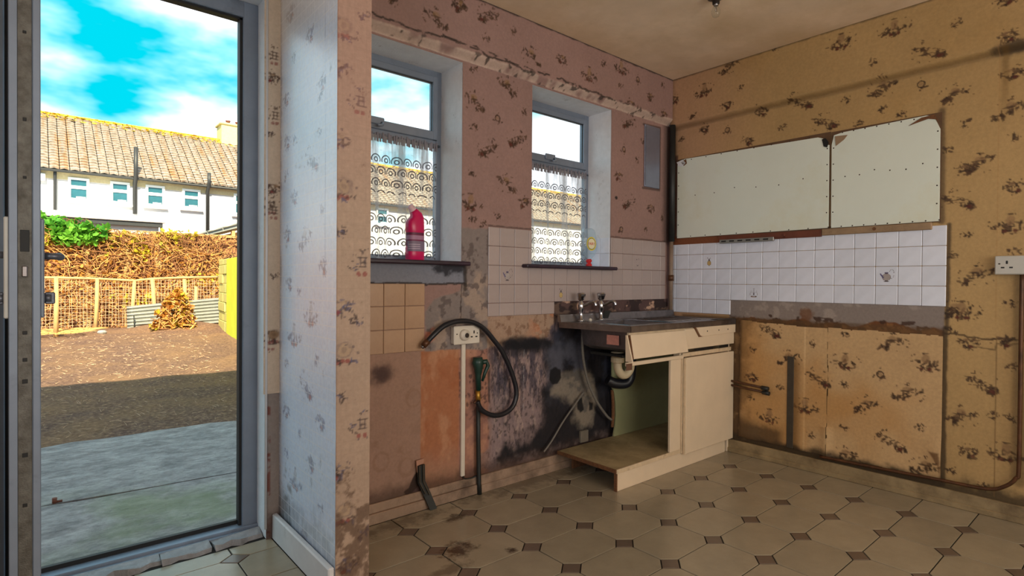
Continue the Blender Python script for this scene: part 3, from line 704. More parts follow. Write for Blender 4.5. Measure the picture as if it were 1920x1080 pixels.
    # soot
    al = pmask(U, V, SOOT_ALL, 0.012, 0.035, 1)
    mott = lin(142, 122, 122)
    C = mixc(C, mott, al*0.95)
    C = mixc(C, lin(176, 152, 142), al*sstep(fbm(U*1.5, V*0.6, 26, 81, 5, .7), 0.50, 0.72)*0.7)
    C = mixc(C, lin(62, 58, 72), al*sstep(fbm(U*1.8, V*0.45, 22, 82, 5, .7)+0.10*sstep(V, .45, .7), 0.46, 0.68)*0.85*(0.30+0.70*sstep(V, 0.35, 0.6)))
    C = mixc(C, lin(44, 38, 42), al*sstep(fbm(U*1.3, V*.7, 60, 83, 3), 0.58, 0.68)*0.6)
    C = mixc(C, lin(148, 110, 92), al*(1-sstep(U, 1.93, 2.02))*0.6)
    bl = pmask(U, V, SOOT_BLACK, 0.05, 0.085, 2, 10)
    C = mixc(C, lin(26, 25, 30), bl*0.97)
    C = mixc(C, lin(56, 58, 74), bl*sstep(fbm(U, V, 8, 85, 5, .65), 0.48, 0.75)*0.7*sstep(V, 0.30, 0.62))
    C = mixc(C, lin(22, 22, 28), 0.9*pmask(U, V, [(2.05, 0.83), (2.2, 0.86), (2.42, 0.845), (2.5, 0.80), (2.45, 0.76), (2.2, 0.78), (2.1, 0.80)], 0.02, 0.02, 12))
    C = mixc(C, lin(92, 92, 104), pmask(U, V, SOOT_GREY, 0.07, 0.07, 3)*0.85*sstep(fbm(U, V, 8, 86, 5, .65), 0.3, 0.6))
    C = mixc(C, lin(138, 126, 112), pmask(U, V, SOOT_PALE, 0.03, 0.045, 5, 14)*0.9)
    C = mixc(C, lin(84, 80, 78), pmask(U, V, SOOT_PALE, 0.03, 0.045, 5, 14)*sstep(fbm(U, V, 14, 87, 5, .65)+0.12*sstep(V, .45, .6), 0.46, 0.68)*0.75)
    for P in (SOOT_HOLE, SOOT_NOSE, SOOT_NOSE2): C = mixc(C, lin(24, 23, 26), pmask(U, V, P, 0.006, 0.01, 6)*0.95)
    C = mixc(C, lin(40, 40, 40), 0.8*line(U, V, [(2.08, 0.62), (2.10, 0.2)], 0.0, 0.02)*al*sstep(n, .5, .6))
    C = mixc(C, lin(170, 168, 172), 0.8*line(U+(n-.5)*0.004, V, [(2.237, 0.775), (2.237, 0.40)], 0.0012, 0.002)*sstep(fbm(U, V*3, 20, 88), 0.38, 0.5))
    C = mixc(C, lin(40, 34, 34), 0.75*line(U+(n-.5)*0.01, V, [(1.97, 0.80), (1.975, 0.25)], 0.003, 0.01)*sstep(fbm(U, V, 9, 89), 0.4, 0.55))
    # torn flap by the broken conduit
    C = mixc(C, lin(120, 92, 92), pmask(U, V, TORNIN, 0.004, 0.006, 8)); C = mixc(C, lin(44, 34, 32), 0.95*pmask(U, V, TORN, 0.004, 0.006, 9))
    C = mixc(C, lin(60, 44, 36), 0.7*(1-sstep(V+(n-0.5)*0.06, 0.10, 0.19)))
    C = mixc(C, lin(24, 24, 26), 0.95*(1-sstep(np.hypot((U-3.09)/0.02, (V-1.775)/0.018)+(n-.5), 0.6, 1.0)))
    C = mixc(C, DARK_BROWN, 0.75*rect(U, V, 3.62, 3.75, 1.49, 2.39, 0.03, 0.03, 41)*sstep(U, 3.60, 3.70))  # darker towards the room corner
    C = mixc(C, DARK_BROWN, 0.6*line(U, V+(n-.5)*0.012, [(1.96, 1.499), (2.29, 1.503), (3.03, 1.50), (3.7, 1.50)], 0.003, 0.004))
    C = mixc(C, lin(60, 46, 42), 0.7*line(U, V, [(3.39, 2.345), (3.60, 2.355), (3.60, 1.885), (3.39, 1.88)], 0.003, 0.01))
    return C
def h_wallA(U, V):
    r_ = fbm(U, V, 20, 5, 4, 0.6)-0.5
    low = 1-sstep(V, 0.80, 0.84)
    return 0.004*r_*np.maximum(low, rect(U, V, 1.5, 1.96, 0.8, 1.5))+0.002*(fbm(U, V, 4, 3)-.5)
keepA = lambda U, V: ~(((U > W1[0]) & (U < W1[1]) & (V > W1[2]) & (V < W1[3])) | ((U > W2[0]) & (U < W2[1]) & (V > W2[2]) & (V < W2[3])))
sheet('wallpaper', fA(YA), 1.035, 3.75, 0.0, 2.385, 0.005, col_wallA, M['plaster_paint'], wall_back, h_wallA, keepA)
sheet('beam', fA(YA), 0.985, 3.71, 2.385, ZC, 0.005, col_beam, M['paper'], wall_back, h_beam)

def col_wallB(U, V):
    C = paper_base(U, V, PB, 31, 1.3, 0.18)
    C = mixc(C, lin(178, 132, 118), (1-sstep((2.5-U), 0.05, 0.9))*0.45)          # pinker towards the corner
    C = mixc(C, lin(168, 130, 72), sstep(fbm(U, V, 1.7, 36), 0.45, 0.75)*0.45*sstep(V, 1.5, 2.3))
    stamp(C, U, V, MOT_B+[(0.12+0.15*(k % 3)-(0.07 if (k//3) % 2 else 0), 0.25+0.16*(k//3), 'LSMSLRM'[k % 7]) for k in range(45) if 0.12+0.15*(k % 3) < 0.40], 0.92, seed=3)
    n = fbm(U, V, 16, 37, 5, .6)
    C = mixc(C, lin(82, 60, 40), 0.35*line(U, V+(n-.5)*0.01, [(0.0, 2.362), (2.5, 2.362)], 0.006, 0.012))  # shade under the beam ledge painted as a dark line
    C = mixc(C, DARK_BROWN, 0.8*(1-sstep(np.hypot((U-0.53)/0.10, (V-2.375)/0.03)+(n-.5)*1.5, 0.4, 1.1)))
    C = mixc(C, lin(112, 84, 44), 0.55*line(U+(n-.5)*.01, V, [(0.55, 2.38), (0.56, 1.9)], 0.004, 0.02)*sstep(V, 1.9, 2.35))
    C = mixc(C, DARK_BROWN, 0.6*sstep(V+(n-.5)*0.02, 2.716, 2.727))
    # bare render band below the tiles with its ragged brown lower edge
    gb = rect(U, V, 0.788, 2.02, 0.90, 1.08, 0.003, 0.002, 3)
    C = mixc(C, lin(140, 128, 122), gb); C = mixc(C, lin(170, 156, 146), gb*sstep(fbm(U, V, 14, 38), 0.56, 0.66)*0.6)
    e = 0.945+0.03*(fbm(U, V*0+0.3, 9, 39)-0.5)*2-0.02*(2-U)*0
    C = mixc(C, lin(108, 66, 36), gb*(1-sstep(V, e, e+0.008))); C = mixc(C, lin(150, 104, 62), gb*(1-sstep(V, e-0.012, e+0.004))*sstep(fbm(U, V, 25, 40), 0.5, 0.6))
    C = mixc(C, lin(66, 42, 28), gb*0.9*rect(U, V, 0.7, 2.1, 0.90, 0.975, 0.004, 0.012, 41)*sstep(fbm(U*0.7, V, 24, 42), 0.54, 0.60))
    C = mixc(C, lin(112, 70, 36), 0.8*(1-sstep(np.hypot((U-1.50)/0.045, (V-0.985)/0.05)+(n-.5)*1.6, .5, 1.1)))
    C = mixc(C, lin(62, 46, 36), 0.9*pmask(U, V, [(1.93, 0.96), (2.02, 0.96), (2.02, 0.1), (1.93, 0.1)], 0.01, 0.03, 44)*sstep(n, .3, .5))
    # mould creeping along the skirting and the strip round the panels
    low = rect(U, V, 0.79, 2.4, 0, 0.95, 0.01)
    C = mixc(C, lin(96, 70, 42), low*0.7)
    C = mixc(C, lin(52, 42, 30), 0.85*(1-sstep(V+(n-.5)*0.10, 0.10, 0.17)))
    C = mixc(C, lin(64, 50, 34), 0.85*line(U+(n-.5)*0.012, V, [(0.783, 0.95), (0.785, 0.1)], 0.006, 0.012))
    C = mixc(C, lin(70, 52, 34), 0.8*line(U, V+(n-.5)*0.03, [(0.79, 0.925), (0.70, 0.915), (0.62, 0.90), (0.50, 0.915), (0.40, 0.91)], 0.003, 0.004))
    C = mixc(C, lin(70, 52, 34), 0.6*line(U, V+(n-.5)*0.02, [(0.67, 0.865), (0.62, 0.855), (0.575, 0.85), (0.57, 0.88), (0.48, 0.89)], 0.002, 0.003))
    C = mixc(C, lin(120, 92, 56), 0.7*line(U, V, [(0.571, 0.92), (0.571, 0.1)], 0.0015, 0.002))
    C = mixc(C, lin(170, 128, 80), 0.35*line(U, V, [(0.575, 2.4), (0.575, 1.0)], 0.001, 0.002))
    C = mixc(C, lin(58, 44, 32), 0.8*line(U+(n-.5)*0.01, V, [(0.774, 1.51), (0.776, 0.95)], 0.004, 0.012))
    C = mixc(C, lin(72, 56, 44), 0.7*line(U+(n-.5)*0.01, V, [(0.812, 2.13), (0.807, 1.53)], 0.006, 0.02))
    C = mixc(C, lin(86, 66, 40), 0.55*line(U, V, [(0.475, 1.24), (0.475, 0.2)], 0.012, 0.03))
    C = mixc(C, lin(96, 64, 58), 0.85*rect(U, V, 2.452, 2.52, 1.50, 2.16, 0.006, 0.012, 47)); C = mixc(C, DARK_BROWN, 0.6*sstep(U+(n-.5)*.03, 2.44, 2.5)*sstep(V, 1.4, 1.6))  # reddish strip, then darker towards the corner
    C = mixc(C, lin(122, 66, 40), 0.9*rect(U, V, 1.40, 2.52, 1.47, 1.535, 0.003))
    return C
def h_wallB(U, V): return 0.05*sstep(V, 2.355, 2.388)+0.003*(fbm(U, V, 5, 6)-.5)
sheet('wallpaper', fB(XB), 0.05, 2.51, 0.0, 2.352, 0.005, col_wallB, M['paper'], wall_right, h_wallB)
sheet('beam', fB(XB), 0.05, 2.49, 2.352, ZC, 0.005, col_wallB, M['paper'], wall_right, h_wallB)
mb = MB(); mb.box(XB-0.002, XB+0.003, -2.35, 0.05, 0, ZC); build('wallpaper', mb, M['plain_wall'], wall_right)

# two loose sheets of paper hanging on the lower right-hand wall
def col_sheet(U, V):
    C = paper_base(U, V, lin(196, 162, 118), 51, 1.6, 0.12); n = fbm(U, V, 14, 52, 5)
    C = mixc(C, lin(184, 134, 74), sstep(fbm(U, V, 1.9, 53)+0.25*sstep(U, 1.3, 1.9), 0.54, 0.86)*0.7)
    stamp(C, U, V, MOT_SHEET, 0.92, seed=4)
    C = mixc(C, lin(112, 78, 40), 0.7*line(U+(n-.5)*.03, V, [(1.55, 0.66), (1.555, 0.1)], 0.01, 0.05)*sstep(U, 1.50, 1.56))
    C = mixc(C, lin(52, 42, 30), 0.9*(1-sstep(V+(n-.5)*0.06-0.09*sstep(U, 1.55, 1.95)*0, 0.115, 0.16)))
    C = mixc(C, lin(66, 50, 34), 0.8*(1-sstep(V+(n-.5)*0.08, 0.20, 0.27))*sstep(U, 1.60, 1.68))
    C = mixc(C, lin(62, 46, 32), 0.85*sstep(U+(n-.5)*.02, 1.91, 1.935)); C = mixc(C, lin(92, 64, 34), 0.6*sstep(U+(n-.5)*.2, 1.80, 1.93))
    C = mixc(C, lin(96, 62, 34), 0.8*pmask(U, V, [(0.85, 0.27), (0.80, 0.27), (0.79, 0.12), (0.80, 0.2)], 0.006, 0.008, 55))
    return C
def keep_sheet(a, b, top):
    def k(U, V):
        t = top(U)+0.016*(fbm(U, V*0, 9, 56, 4)-.5)
        return (V < t) & (V > 0.118+0.02*(fbm(U, V*0, 12, 57)-.5)) & (U > a+0.006*(fbm(U*0, V, 9, 58)-.5)) & (U < b+0.006*(fbm(U*0, V, 9, 59)-.5))
    return k
def h_sheet(U, V): return 0.010+0.006*(fbm(U, V, 2.5, 60)-.5)+0.018*np.exp(-((U-0.80)/0.05)**2-((V-0.22)/0.10)**2)+0.012*np.exp(-((U-1.37)/0.03)**2)*(V < .3)
sheet('torn_wallpaper_sheet', fB(XB), 0.78, 1.372, 0.09, 0.96, 0.005, col_sheet, M['paper'], wall_right, h_sheet, keep_sheet(0.789, 1.366, lambda U: 0.905+0.012*(U-0.79)))
sheet('torn_wallpaper_sheet', fB(XB), 1.36, 1.94, 0.09, 0.96, 0.005, col_sheet, M['paper'], wall_right, lambda U, V: h_sheet(U, V)+0.004*(U > 1.5), keep_sheet(1.368, 1.932, lambda U: 0.905+0.045*(U-1.37)))

# the partition: embossed paper, glossy and tinted with painted sky reflection on the door side
def col_nl(U, V):
    C = paper_base(U, V, PNL, 61, 2, 0.06); stamp(C, U, V, MOT_NL, 0.75, 1.0, 5, dark=lin(110, 116, 146), dark2=lin(140, 150, 184), red=lin(190, 110, 104), fill=lin(180, 182, 194), blue=lin(112, 126, 172))
    n = fbm(U, V, 16, 62, 5, .65)
    C = mixc(C, lin(70, 84, 92), 0.8*sstep(n+0.5*(1-sstep(V, 0.1, 0.5))*sstep(U, 2.3, 2.65), 0.72, 0.95)); C = mixc(C, lin(110, 84, 70), 0.6*sstep(U+(n-.5)*.04, 2.615, 2.645))
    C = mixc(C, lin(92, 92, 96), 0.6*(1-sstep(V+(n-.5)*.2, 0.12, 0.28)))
    C = mixc(C, lin(120, 140, 180), 0.7*line(U+(n-.5)*0.004, V, [(2.115, 2.5), (2.11, 1.2)], 0.0008, 0.002))
    C = mixc(C, lin(196, 178, 156), sstep(V, 2.15, 2.32)*0.5)  # beige fade at the top, where the painted sky reflection ends
    return C
sheet('wallpaper', lambda u, v, h: np.stack([0.850-h+(u-2.0)*0.008, u, v], 1), 2.0, 2.652, 0.0, ZC, 0.005, col_nl, M['paper_nib'], wall_partition, lambda U, V: 0.002*(fbm(U, V, 6, 63)-.5))
def col_nf(U, V):
    C = paper_base(U, V, PN, 64, 2.4, 0.12); stamp(C, U, V, MOT_NF, 0.92, 1.0, 6, dark=lin(62, 48, 46), dark2=lin(92, 78, 80), red=lin(134, 52, 50), fill=lin(178, 150, 122), blue=lin(86, 84, 110))
    n = fbm(U, V, 20, 65, 5, .65)
    C = mixc(C, lin(86, 62, 46), 0.75*sstep(n+0.35*(1-sstep(V, 0.1, 0.6)), 0.70, 0.86)); C = mixc(C, lin(120, 90, 76), 0.7*(1-sstep(U, 0.848, 0.856)))
    C = mixc(C, lin(176, 128, 120), 0.35*sstep(V, 1.3, 2.0))
    return C
sheet('wallpaper', fA(2.0), 0.850, 0.986, 0.0, ZC, 0.005, col_nf, M['paper_nib_front'], wall_partition, lambda U, V: 0.0015*(fbm(U, V, 9, 66)-.5))
mb = MB(); mb.box(0.981, 0.986, 2.004, YA, 0, ZC); build('wallpaper', mb, M['plain_wall'], wall_partition)
# the paper strip beside the door frame, torn off near the floor
def col_st(U, V):
    C = paper_base(U, V, lin(196, 176, 156), 67, 2, 0.1); stamp(C, U, V, MOT_ST+[(0.83, 2.2, 'K'), (0.835, 1.93, 'K'), (0.83, 1.6, 'M'), (0.83, 1.5, 'K'), (0.835, 1.2, 'S'), (0.83, 0.92, 'Q')], 0.9, 0.8, 7, dark=lin(70, 52, 48), red=lin(128, 56, 54))
    return C
sheet('paper_strip', fA(2.65), 0.785, 0.862, 0.665, ZC, 0.005, col_st, M['paper'], wall_door, lambda U, V: 0.003*(fbm(U, V, 7, 68)-.5)+0.004)
def col_st2(U, V):
    C = paper_base(U, V, lin(140, 128, 122), 69, 4, 0.25); n = fbm(U, V, 22, 70, 5)
    C = mixc(C, lin(110, 46, 30), 0.8*sstep(n, 0.52, 0.6)*(1-sstep(np.abs(U-0.806), 0.008, 0.016))); C = mixc(C, lin(70, 40, 34), 0.7*(1-sstep(V+(n-.5)*.1, 0.06, 0.12)))
    return C
sheet('bare_plaster', fA(2.652), 0.80, 0.862, 0.0, 0.67, 0.005, col_st2, M['plaster_paint'], wall_door)
mb = MB(); mb.tube([(0.797, 2.648, 0.05), (0.797, 2.648, 2.47)], 0.006, 8); build('edge_bead', mb, M['skirt_white'], wall_door)

# ---- skirting boards
mb = MB(); mb.cbox(1.90, 3.72, 2.486, YA, 0.0, 0.095, 0.004); mb.cbox(1.90, 3.72, 2.478, 2.488, 0.0, 0.045, 0.002); bb = struct(build('baseboard_back', mb, M['timber_skirt_beige']))
mb = MB(); mb.cbox(0.986, 1.895, 2.480, YA-0.002, 0.0, 0.052, 0.004); mb.cbox(0.986, 1.895, 2.494, YA, 0.05, 0.096, 0.004); build('split_board', mb, M['timber_skirt_beige'], bb)
mb = MB(); mb.cbox(XB-0.024, XB-0.001, 0.02, 2.478, 0.0, 0.085, 0.004); mb.cbox(XB-0.034, XB-0.020, 0.02, 2.478, 0.0, 0.03, 0.003); struct(build('baseboard_right', mb, M['timber_skirt']))
mb = MB(); mb.cbox(0.824, 0.848, 2.0, 2.645, 0.0, 0.115, 0.005); struct(build('baseboard_left', mb, M['skirt_white']))

# ---- wall tiles, one piece each
tcache = {}
def wall_tile(axis, a0, a1, z0, z1, mat, parent, depth=0.008, plane=None):
    w, h = a1-a0, z1-z0
    key = (axis, round(w, 3), round(h, 3), mat.name, depth)
    me = tcache.get(key)
    if me is None:
        m_ = MB(); g = 0.0012
        if axis == 'A': m_.cbox(-w/2+g, w/2-g, -depth, 0, -h/2+g, h/2-g, 0.0022)
        else: m_.cbox(-depth, 0, -w/2+g, w/2-g, -h/2+g, h/2-g, 0.0022)
        me = bpy.data.meshes.new('wall_tile'); me.from_pydata(m_.v, [], m_.f); me.materials.append(mat); tcache[key] = me
    o = bpy.data.objects.new('wall_tile', me); COL.objects.link(o); o.parent = parent
    c = (a0+a1)/2; zc = (z0+z1)/2
    tilt = random.uniform(-0.004, 0.004)
    if axis == 'A': o.location = Vector((c, plane if plane is not None else YA+0.001, zc))-parent.location; o.rotation_euler = (random.uniform(-.006, .006), 0, tilt)
    else: o.location = Vector((plane if plane is not None else XB+0.001, c, zc))-parent.location; o.rotation_euler = (0, random.uniform(-.006, .006), tilt)
    return o
xsA = [1.957, 2.040, 2.153, 2.264, 2.375, 2.486, 2.597, 2.711, 2.823, 2.936, 3.049, 3.161, 3.272, 3.384, 3.496, 3.608, 3.676]
zsA = [0.984, 1.060, 1.167, 1.277, 1.387, 1.495]
tA = {}
for i in range(16):
    for j in range(5):
        x0, x1, z0, z1 = xsA[i], xsA[i+1], zsA[j], zsA[j+1]
        if j == 0 and x0 > 2.4: continue
        if z1 > 1.28 and x1 > W2[0] and x0 < W2[1]:
            if z0 >= 1.27: 
                if x0 < W2[0]-.02: x1 = W2[0]
                elif x1 > W2[1]+.015: x0 = W2[1]
                else: continue
        tA[(i, j)] = wall_tile('A', x0, x1, z0, z1, M['tile_a'], wall_back)
for x0, x1 in ((1.074, 1.19), (1.19, 1.306), (1.306, 1.424), (1.424, 1.54)):
    for z0, z1 in ((0.822, 0.939), (0.939, 1.056), (1.056, 1.170)):
        wall_tile('A', x0, x1, z0, z1, M['tile_c'], wall_back)
for y0, y1 in ((2.515, 2.60), (2.60, 2.705)):            # tiled foot of the second window's reveal
    for z0, z1 in ((1.292, 1.387), (1.387, 1.495)): wall_tile('B', y0, y1, z0, z1, M['tile_b'], wall_back, 0.006, W2[1]+0.001)
ysB = [0.781, 0.891, 1.003, 1.116, 1.228, 1.339, 1.452, 1.565, 1.676, 1.786, 1.898, 2.011, 2.122, 2.233, 2.345, 2.457, 2.503]
zsB = [0.962, 1.066, 1.177, 1.288, 1.397, 1.478]
tB = {}
for i in range(16):
    for j in range(5):
        if j == 0 and ysB[i] < 2.0: continue
        z1 = zsB[j+1]
        if j == 4: z1 = 1.478 if ysB[i] > 1.9 else (1.49 if i else 1.508)
        tB[(i, j)] = wall_tile('B', ysB[i], ysB[i+1], zsB[j], z1, M['tile_b'], wall_right)
# printed pictures on single tiles (flat print lying on the glaze)
def print_on(tile, name, E, axis, dx=0, dz=0, step=0.0022, r=0.047):
    n = int(2*r/step); us = np.linspace(-r, r, n); U, V = [a.ravel() for a in np.meshgrid(us, us, indexing='ij')]
    C = np.zeros((len(U), 3)); A = np.zeros(len(U))
    for (px, pz, rx, rz, ro, col, al) in E:
        ca, sa = math.cos(ro), math.sin(ro); du, dv = U-px-dx, V-pz-dz
        k = (np.hypot((du*ca+dv*sa)/rx, (-du*sa+dv*ca)/rz) < 1); C[k] = col; A[k] = 1
    idx = np.arange(n*n).reshape(n, n); q = np.stack([idx[:-1, :-1], idx[1:, :-1], idx[1:, 1:], idx[:-1, 1:]], -1).reshape(-1, 4)
    q = q[A[q].min(1) > 0]; used = np.unique(q); rm = -np.ones(n*n, int); rm[used] = np.arange(len(used)); q = rm[q]
    U, V, C = U[used], V[used], C[used]
    co = [(u, -0.0086, v) if axis == 'A' else (-0.0086, -u, v) for u, v in zip(U, V)]
    me = bpy.data.meshes.new(name); me.from_pydata(co, [], q.tolist())
    at = me.color_attributes.new('Col', 'FLOAT_COLOR', 'POINT'); at.data.foreach_set('color', np.concatenate([C, np.ones((len(C), 1))], 1).astype(np.float32).ravel())
    new_obj(name, me, tile, [M['print']])
BLU = lin(96, 88, 128); GRY = lin(170, 160, 158); OUT = lin(92, 84, 90); YEL = lin(196, 168, 112)
def ring(cx, cz, rx, rz, col, w=0.003, a0=0, a1=6.283, n=26):
    return [(cx+rx*math.cos(a0+(a1-a0)*i/n), cz+rz*math.sin(a0+(a1-a0)*i/n), w, w, 0, col, 1) for i in range(n+1)]
teapot = [(0.0, -0.006, 0.022, 0.022, 0, GRY, 1), (0, 0.018, 0.012, 0.006, 0, BLU, 1), (0, -0.030, 0.018, 0.004, 0, OUT, 1)]+ring(0, -0.006, 0.022, 0.022, OUT, .0022)+ring(0.026, 0.012, 0.012, 0.026, OUT, .0024, -1.9, 2.6)+[(-0.030+i*0.0025, 0.012-0.004*i, 0.005, 0.005, 0, BLU, 1) for i in range(6)]
jar = [(0, -0.012, 0.016, 0.018, 0, YEL, 1), (0, 0.010, 0.010, 0.004, 0, OUT, 1)]+ring(0, -0.012, 0.016, 0.018, OUT, .002)+[(-0.012, 0.026, 0.006, 0.004, .6, OUT, 1), (0.008, 0.024, 0.005, 0.004, -.6, BLU, 1), (0.0, 0.018, 0.008, 0.004, 0, OUT, 1)]
cruet = ring(-0.014, -0.010, 0.012, 0.014, OUT, .0024)+ring(0.014, -0.010, 0.012, 0.014, OUT, .0024)+[(0, 0.004, 0.0022, 0.026, 0, OUT, 1), (0, -0.028, 0.026, 0.004, 0, lin(140, 112, 96), 1)]+ring(0, 0.034, 0.006, 0.006, OUT, .002)+[(-0.02, 0.012, 0.004, 0.003, 0, OUT, 1), (0.02, 0.012, 0.004, 0.003, 0, OUT, 1)]
cup = ring(0, 0, 0.016, 0.022, OUT, .0022)+[(-0.012, 0.02, 0.006, 0.004, 0.5, OUT, 1), (0.012, 0.024, 0.006, 0.004, -.5, OUT, 1), (0, -0.024, 0.014, 0.003, 0, OUT, 1)]
print_on(tA[(1, 2)], 'printed_teapot', teapot, 'A'); print_on(tA[(5, 1)], 'printed_jar', jar, 'A'); print_on(tA[(12, 3)], 'printed_cup', cup, 'A')
print_on(tB[(12, 3)], 'printed_jar', jar, 'B'); print_on(tB[(9, 1)], 'printed_cruet', cruet, 'B'); print_on(tB[(2, 2)], 'printed_teapot', teapot, 'B')

# ------------------------------------------------------------------ windows
def wave_cloth(name, x0, x1, z0, z1, y, folds, seed, mat, parent=None):
    n, m = 150, 30; r = np.random.default_rng(seed); us = np.linspace(0, 1, n); vs = np.linspace(0, 1, m)
    ph = r.uniform(0, 6.28, 4); vcs = []; uvs = []
    wid = (x1-x0)
    for j in range(m):
        for i in range(n):
            u, v = us[i], vs[j]
            f = 0.010*math.sin(2*math.pi*folds*u+ph[0]+0.6*math.sin(5*u+ph[1]))+0.007*math.sin(2*math.pi*folds*1.9*u+ph[2])
            f *= (0.55+0.6*(1-v))
            dx = 0.006*math.sin(2*math.pi*folds*u*1.0+ph[3])
            zz = z0+(z1-z0)*v - (0.006*math.sin(2*math.pi*folds*u+ph[1]) if j == 0 else 0)
            vcs.append((x0+wid*u+dx*(1-v), y+f, zz)); uvs.append((u*wid*1.35, v*(z1-z0)))
    fs = [(j*n+i, j*n+i+1, (j+1)*n+i+1, (j+1)*n+i) for j in range(m-1) for i in range(n-1)]
    c = Vector(((x0+x1)/2, y, z0)); me = bpy.data.meshes.new(name); me.from_pydata([tuple(Vector(p)-c) for p in vcs], [], fs)
    uvl = me.uv_layers.new(name='UVMap')
    li = np.zeros(len(me.loops), np.int32); me.loops.foreach_get('vertex_index', li)
    uvl.data.foreach_set('uv', np.array(uvs, np.float32)[li].ravel()); me.polygons.foreach_set('use_smooth', [True]*len(fs))
    o = new_obj(name, me, parent, [mat]); o.location = c-pworld(parent); return o

def window(nm, W, handle_u, sill0, sill1):
    x0, x1, z0, z1 = W; YF = 2.72
    t = thing(nm, ((x0+x1)/2, YF, z0), kind='structure')
    f = MB(); zt0, zt1 = 1.945, 1.995
    f.cbox(x0-.01, x0+0.034, YF, YF+0.036, z0-.01, z1+.01, .004); f.cbox(x1-0.034, x1+.01, YF, YF+0.036, z0-.01, z1+.01, .004)
    f.cbox(x0, x1, YF+.001, YF+0.035, z1-0.045, z1+.01, .004); f.cbox(x0, x1, YF+.001, YF+0.035, z0-.01, z0+0.035, .004)
    build('frame', f, M['alu'], t)
    f = MB(); f.cbox(x0+.03, x1-.03, YF+.002, YF+.034, zt0, zt1, .004); build('transom', f, M['alu'], t)
    # opening top sash, standing a little proud
    s = MB(); a, b, c, d = x0+0.030, x1-0.030, zt1-0.012, z1-0.034
    s.cbox(a, a+0.032, YF-0.014, YF+0.03, c, d, .003); s.cbox(b-0.032, b, YF-0.014, YF+0.03, c, d, .003)
    s.cbox(a, b, YF-0.013, YF+0.03, d-0.034, d, .003); s.cbox(a, b, YF-0.013, YF+0.03, c, c+0.048, .003)
    sash = build('sash', s, M['alu'], t)
    g = MB(); g.box(a+.025, b-.025, YF+0.006, YF+0.012, c+.035, d-.025); build('pane', g, M['glass'], sash)
    sl = MB(); sl.box(a+.030, a+.034, YF-.001, YF+.006, c+.04, d-.03); sl.box(b-.034, b-.030, YF-.001, YF+.006, c+.04, d-.03); sl.box(a+.03, b-.03, YF-.001, YF+.006, d-.036, d-.032); sl.box(a+.03, b-.03, YF-.001, YF+.006, c+.046, c+.05); build('seal', sl, M['seal'], sash)
    h = MB(); hx = x0+(x1-x0)*handle_u; h.cbox(hx-0.045, hx+0.045, YF-0.026, YF-0.012, c+0.020, c+0.058, .004); h.tube([(hx+0.03, YF-0.024, c+0.03), (hx+0.02, YF-0.05, c+0.012), (hx-0.01, YF-0.055, c+0.006)], [0.008, 0.007, 0.005], 8)
    build('handle', h, M['alu'], sash)
    g = MB(); g.box(x0+.030, x1-.030, YF+0.016, YF+0.022, z0+.03, zt0+.005); build('pane', g, M['glass'], t)
    w = MB(); w.tube([(x0+.04, YF-.008, zt0-.006), (x1-.03, YF-.008, zt0-.008)], 0.004, 6); w.tube([(x1-.035, YF-.014, zt0+.004), (x1-.02, YF-.014, zt0+.004)], 0.007, 6); build('curtain_wire', w, M['alu_dark'], t)
    sb = MB(); sb.cbox(sill0, sill1, 2.452, 2.53, 1.268, 1.290, .006); sb.cbox(x0-.004, x1+.004, 2.5, YF+.01, 1.272, 1.2895, .003); build('sill_board', sb, M['sill'], t)
    return t
win1 = window('window_1', W1, 0.44, 0.99, 1.80)
win2 = window('window_2', W2, 0.46, 2.21, 3.045)
c1 = wave_cloth('net_curtain', 1.070, 1.735, 1.300, 1.945, 2.695, 4, 3, M['lace']); tag(c1, 'grubby white lace half curtain behind the magenta bottle', 'curtain')
c2 = wave_cloth('net_curtain', 2.325, 2.985, 1.300, 1.945, 2.695, 3, 9, M['lace']); tag(c2, 'white lace half curtain in the window above the sink taps', 'curtain')
for c, (x0, x1) in ((c1, (1.070, 1.735)), (c2, (2.325, 2.985))):
    hd = MB(); n = 60
    for i in range(n):                      # gathered heading on the wire
        a = x0+(x1-x0)*i/n; hd.box(a, a+(x1-x0)/n*0.8, 2.698+0.008*math.sin(i*1.9), 2.702+0.008*math.sin(i*1.9), 1.915, 1.955+0.012*((i*7)%5)/5)
    build('gathered_heading', hd, simple('grey_net_heading_%d' % int(x0*10), (122, 118, 128), 0.8), c)
w = MB(); w.tube(smooth_path([(2.31, 2.62, 2.372), (2.316, 2.62, 2.33), (2.308, 2.62, 2.29), (2.312, 2.62, 2.252)]), 0.0035, 6)
tag(build('dangling_cord', w, M['white_plastic']), 'short white cord hanging at the top of the window above the sink', 'cord')

# ------------------------------------------------------------------ door frame and open door leaf
df = thing('door_frame', (0.35, 2.83, 0.0), kind='structure')
for nm, (a, b) in (('jamb', (0.738, 0.812)), ('jamb', (-0.165, -0.085))):
    f = MB(); f.cbox(a, b, 2.80, 2.86, 0.0, 2.475, .004); j = build(nm, f, M['alu'], df)
    s = MB(); q = 0.738 if a > 0 else -0.085; s.box(min(q, q-0.012*(1 if a > 0 else -1)), max(q, q-0.012*(1 if a > 0 else -1)), 2.815, 2.855, 0.03, 2.40); build('rubber_seal', s, M['seal'], j)
f = MB(); f.cbox(-0.165, 0.812, 2.801, 2.859, 2.402, 2.475, .004); hd = build('head', f, M['alu'], df)
s = MB(); s.box(-0.085, 0.738, 2.815, 2.855, 2.392, 2.402); build('rubber_seal', s, M['seal'], hd)
f = MB(); f.cbox(-0.165, 0.812, 2.785, 2.86, 0.0, 0.030, .004); f.cbox(-0.165, 0.812, 2.765, 2.80, 0.0, 0.018, .003); th = build('threshold', f, M['alu'], df)
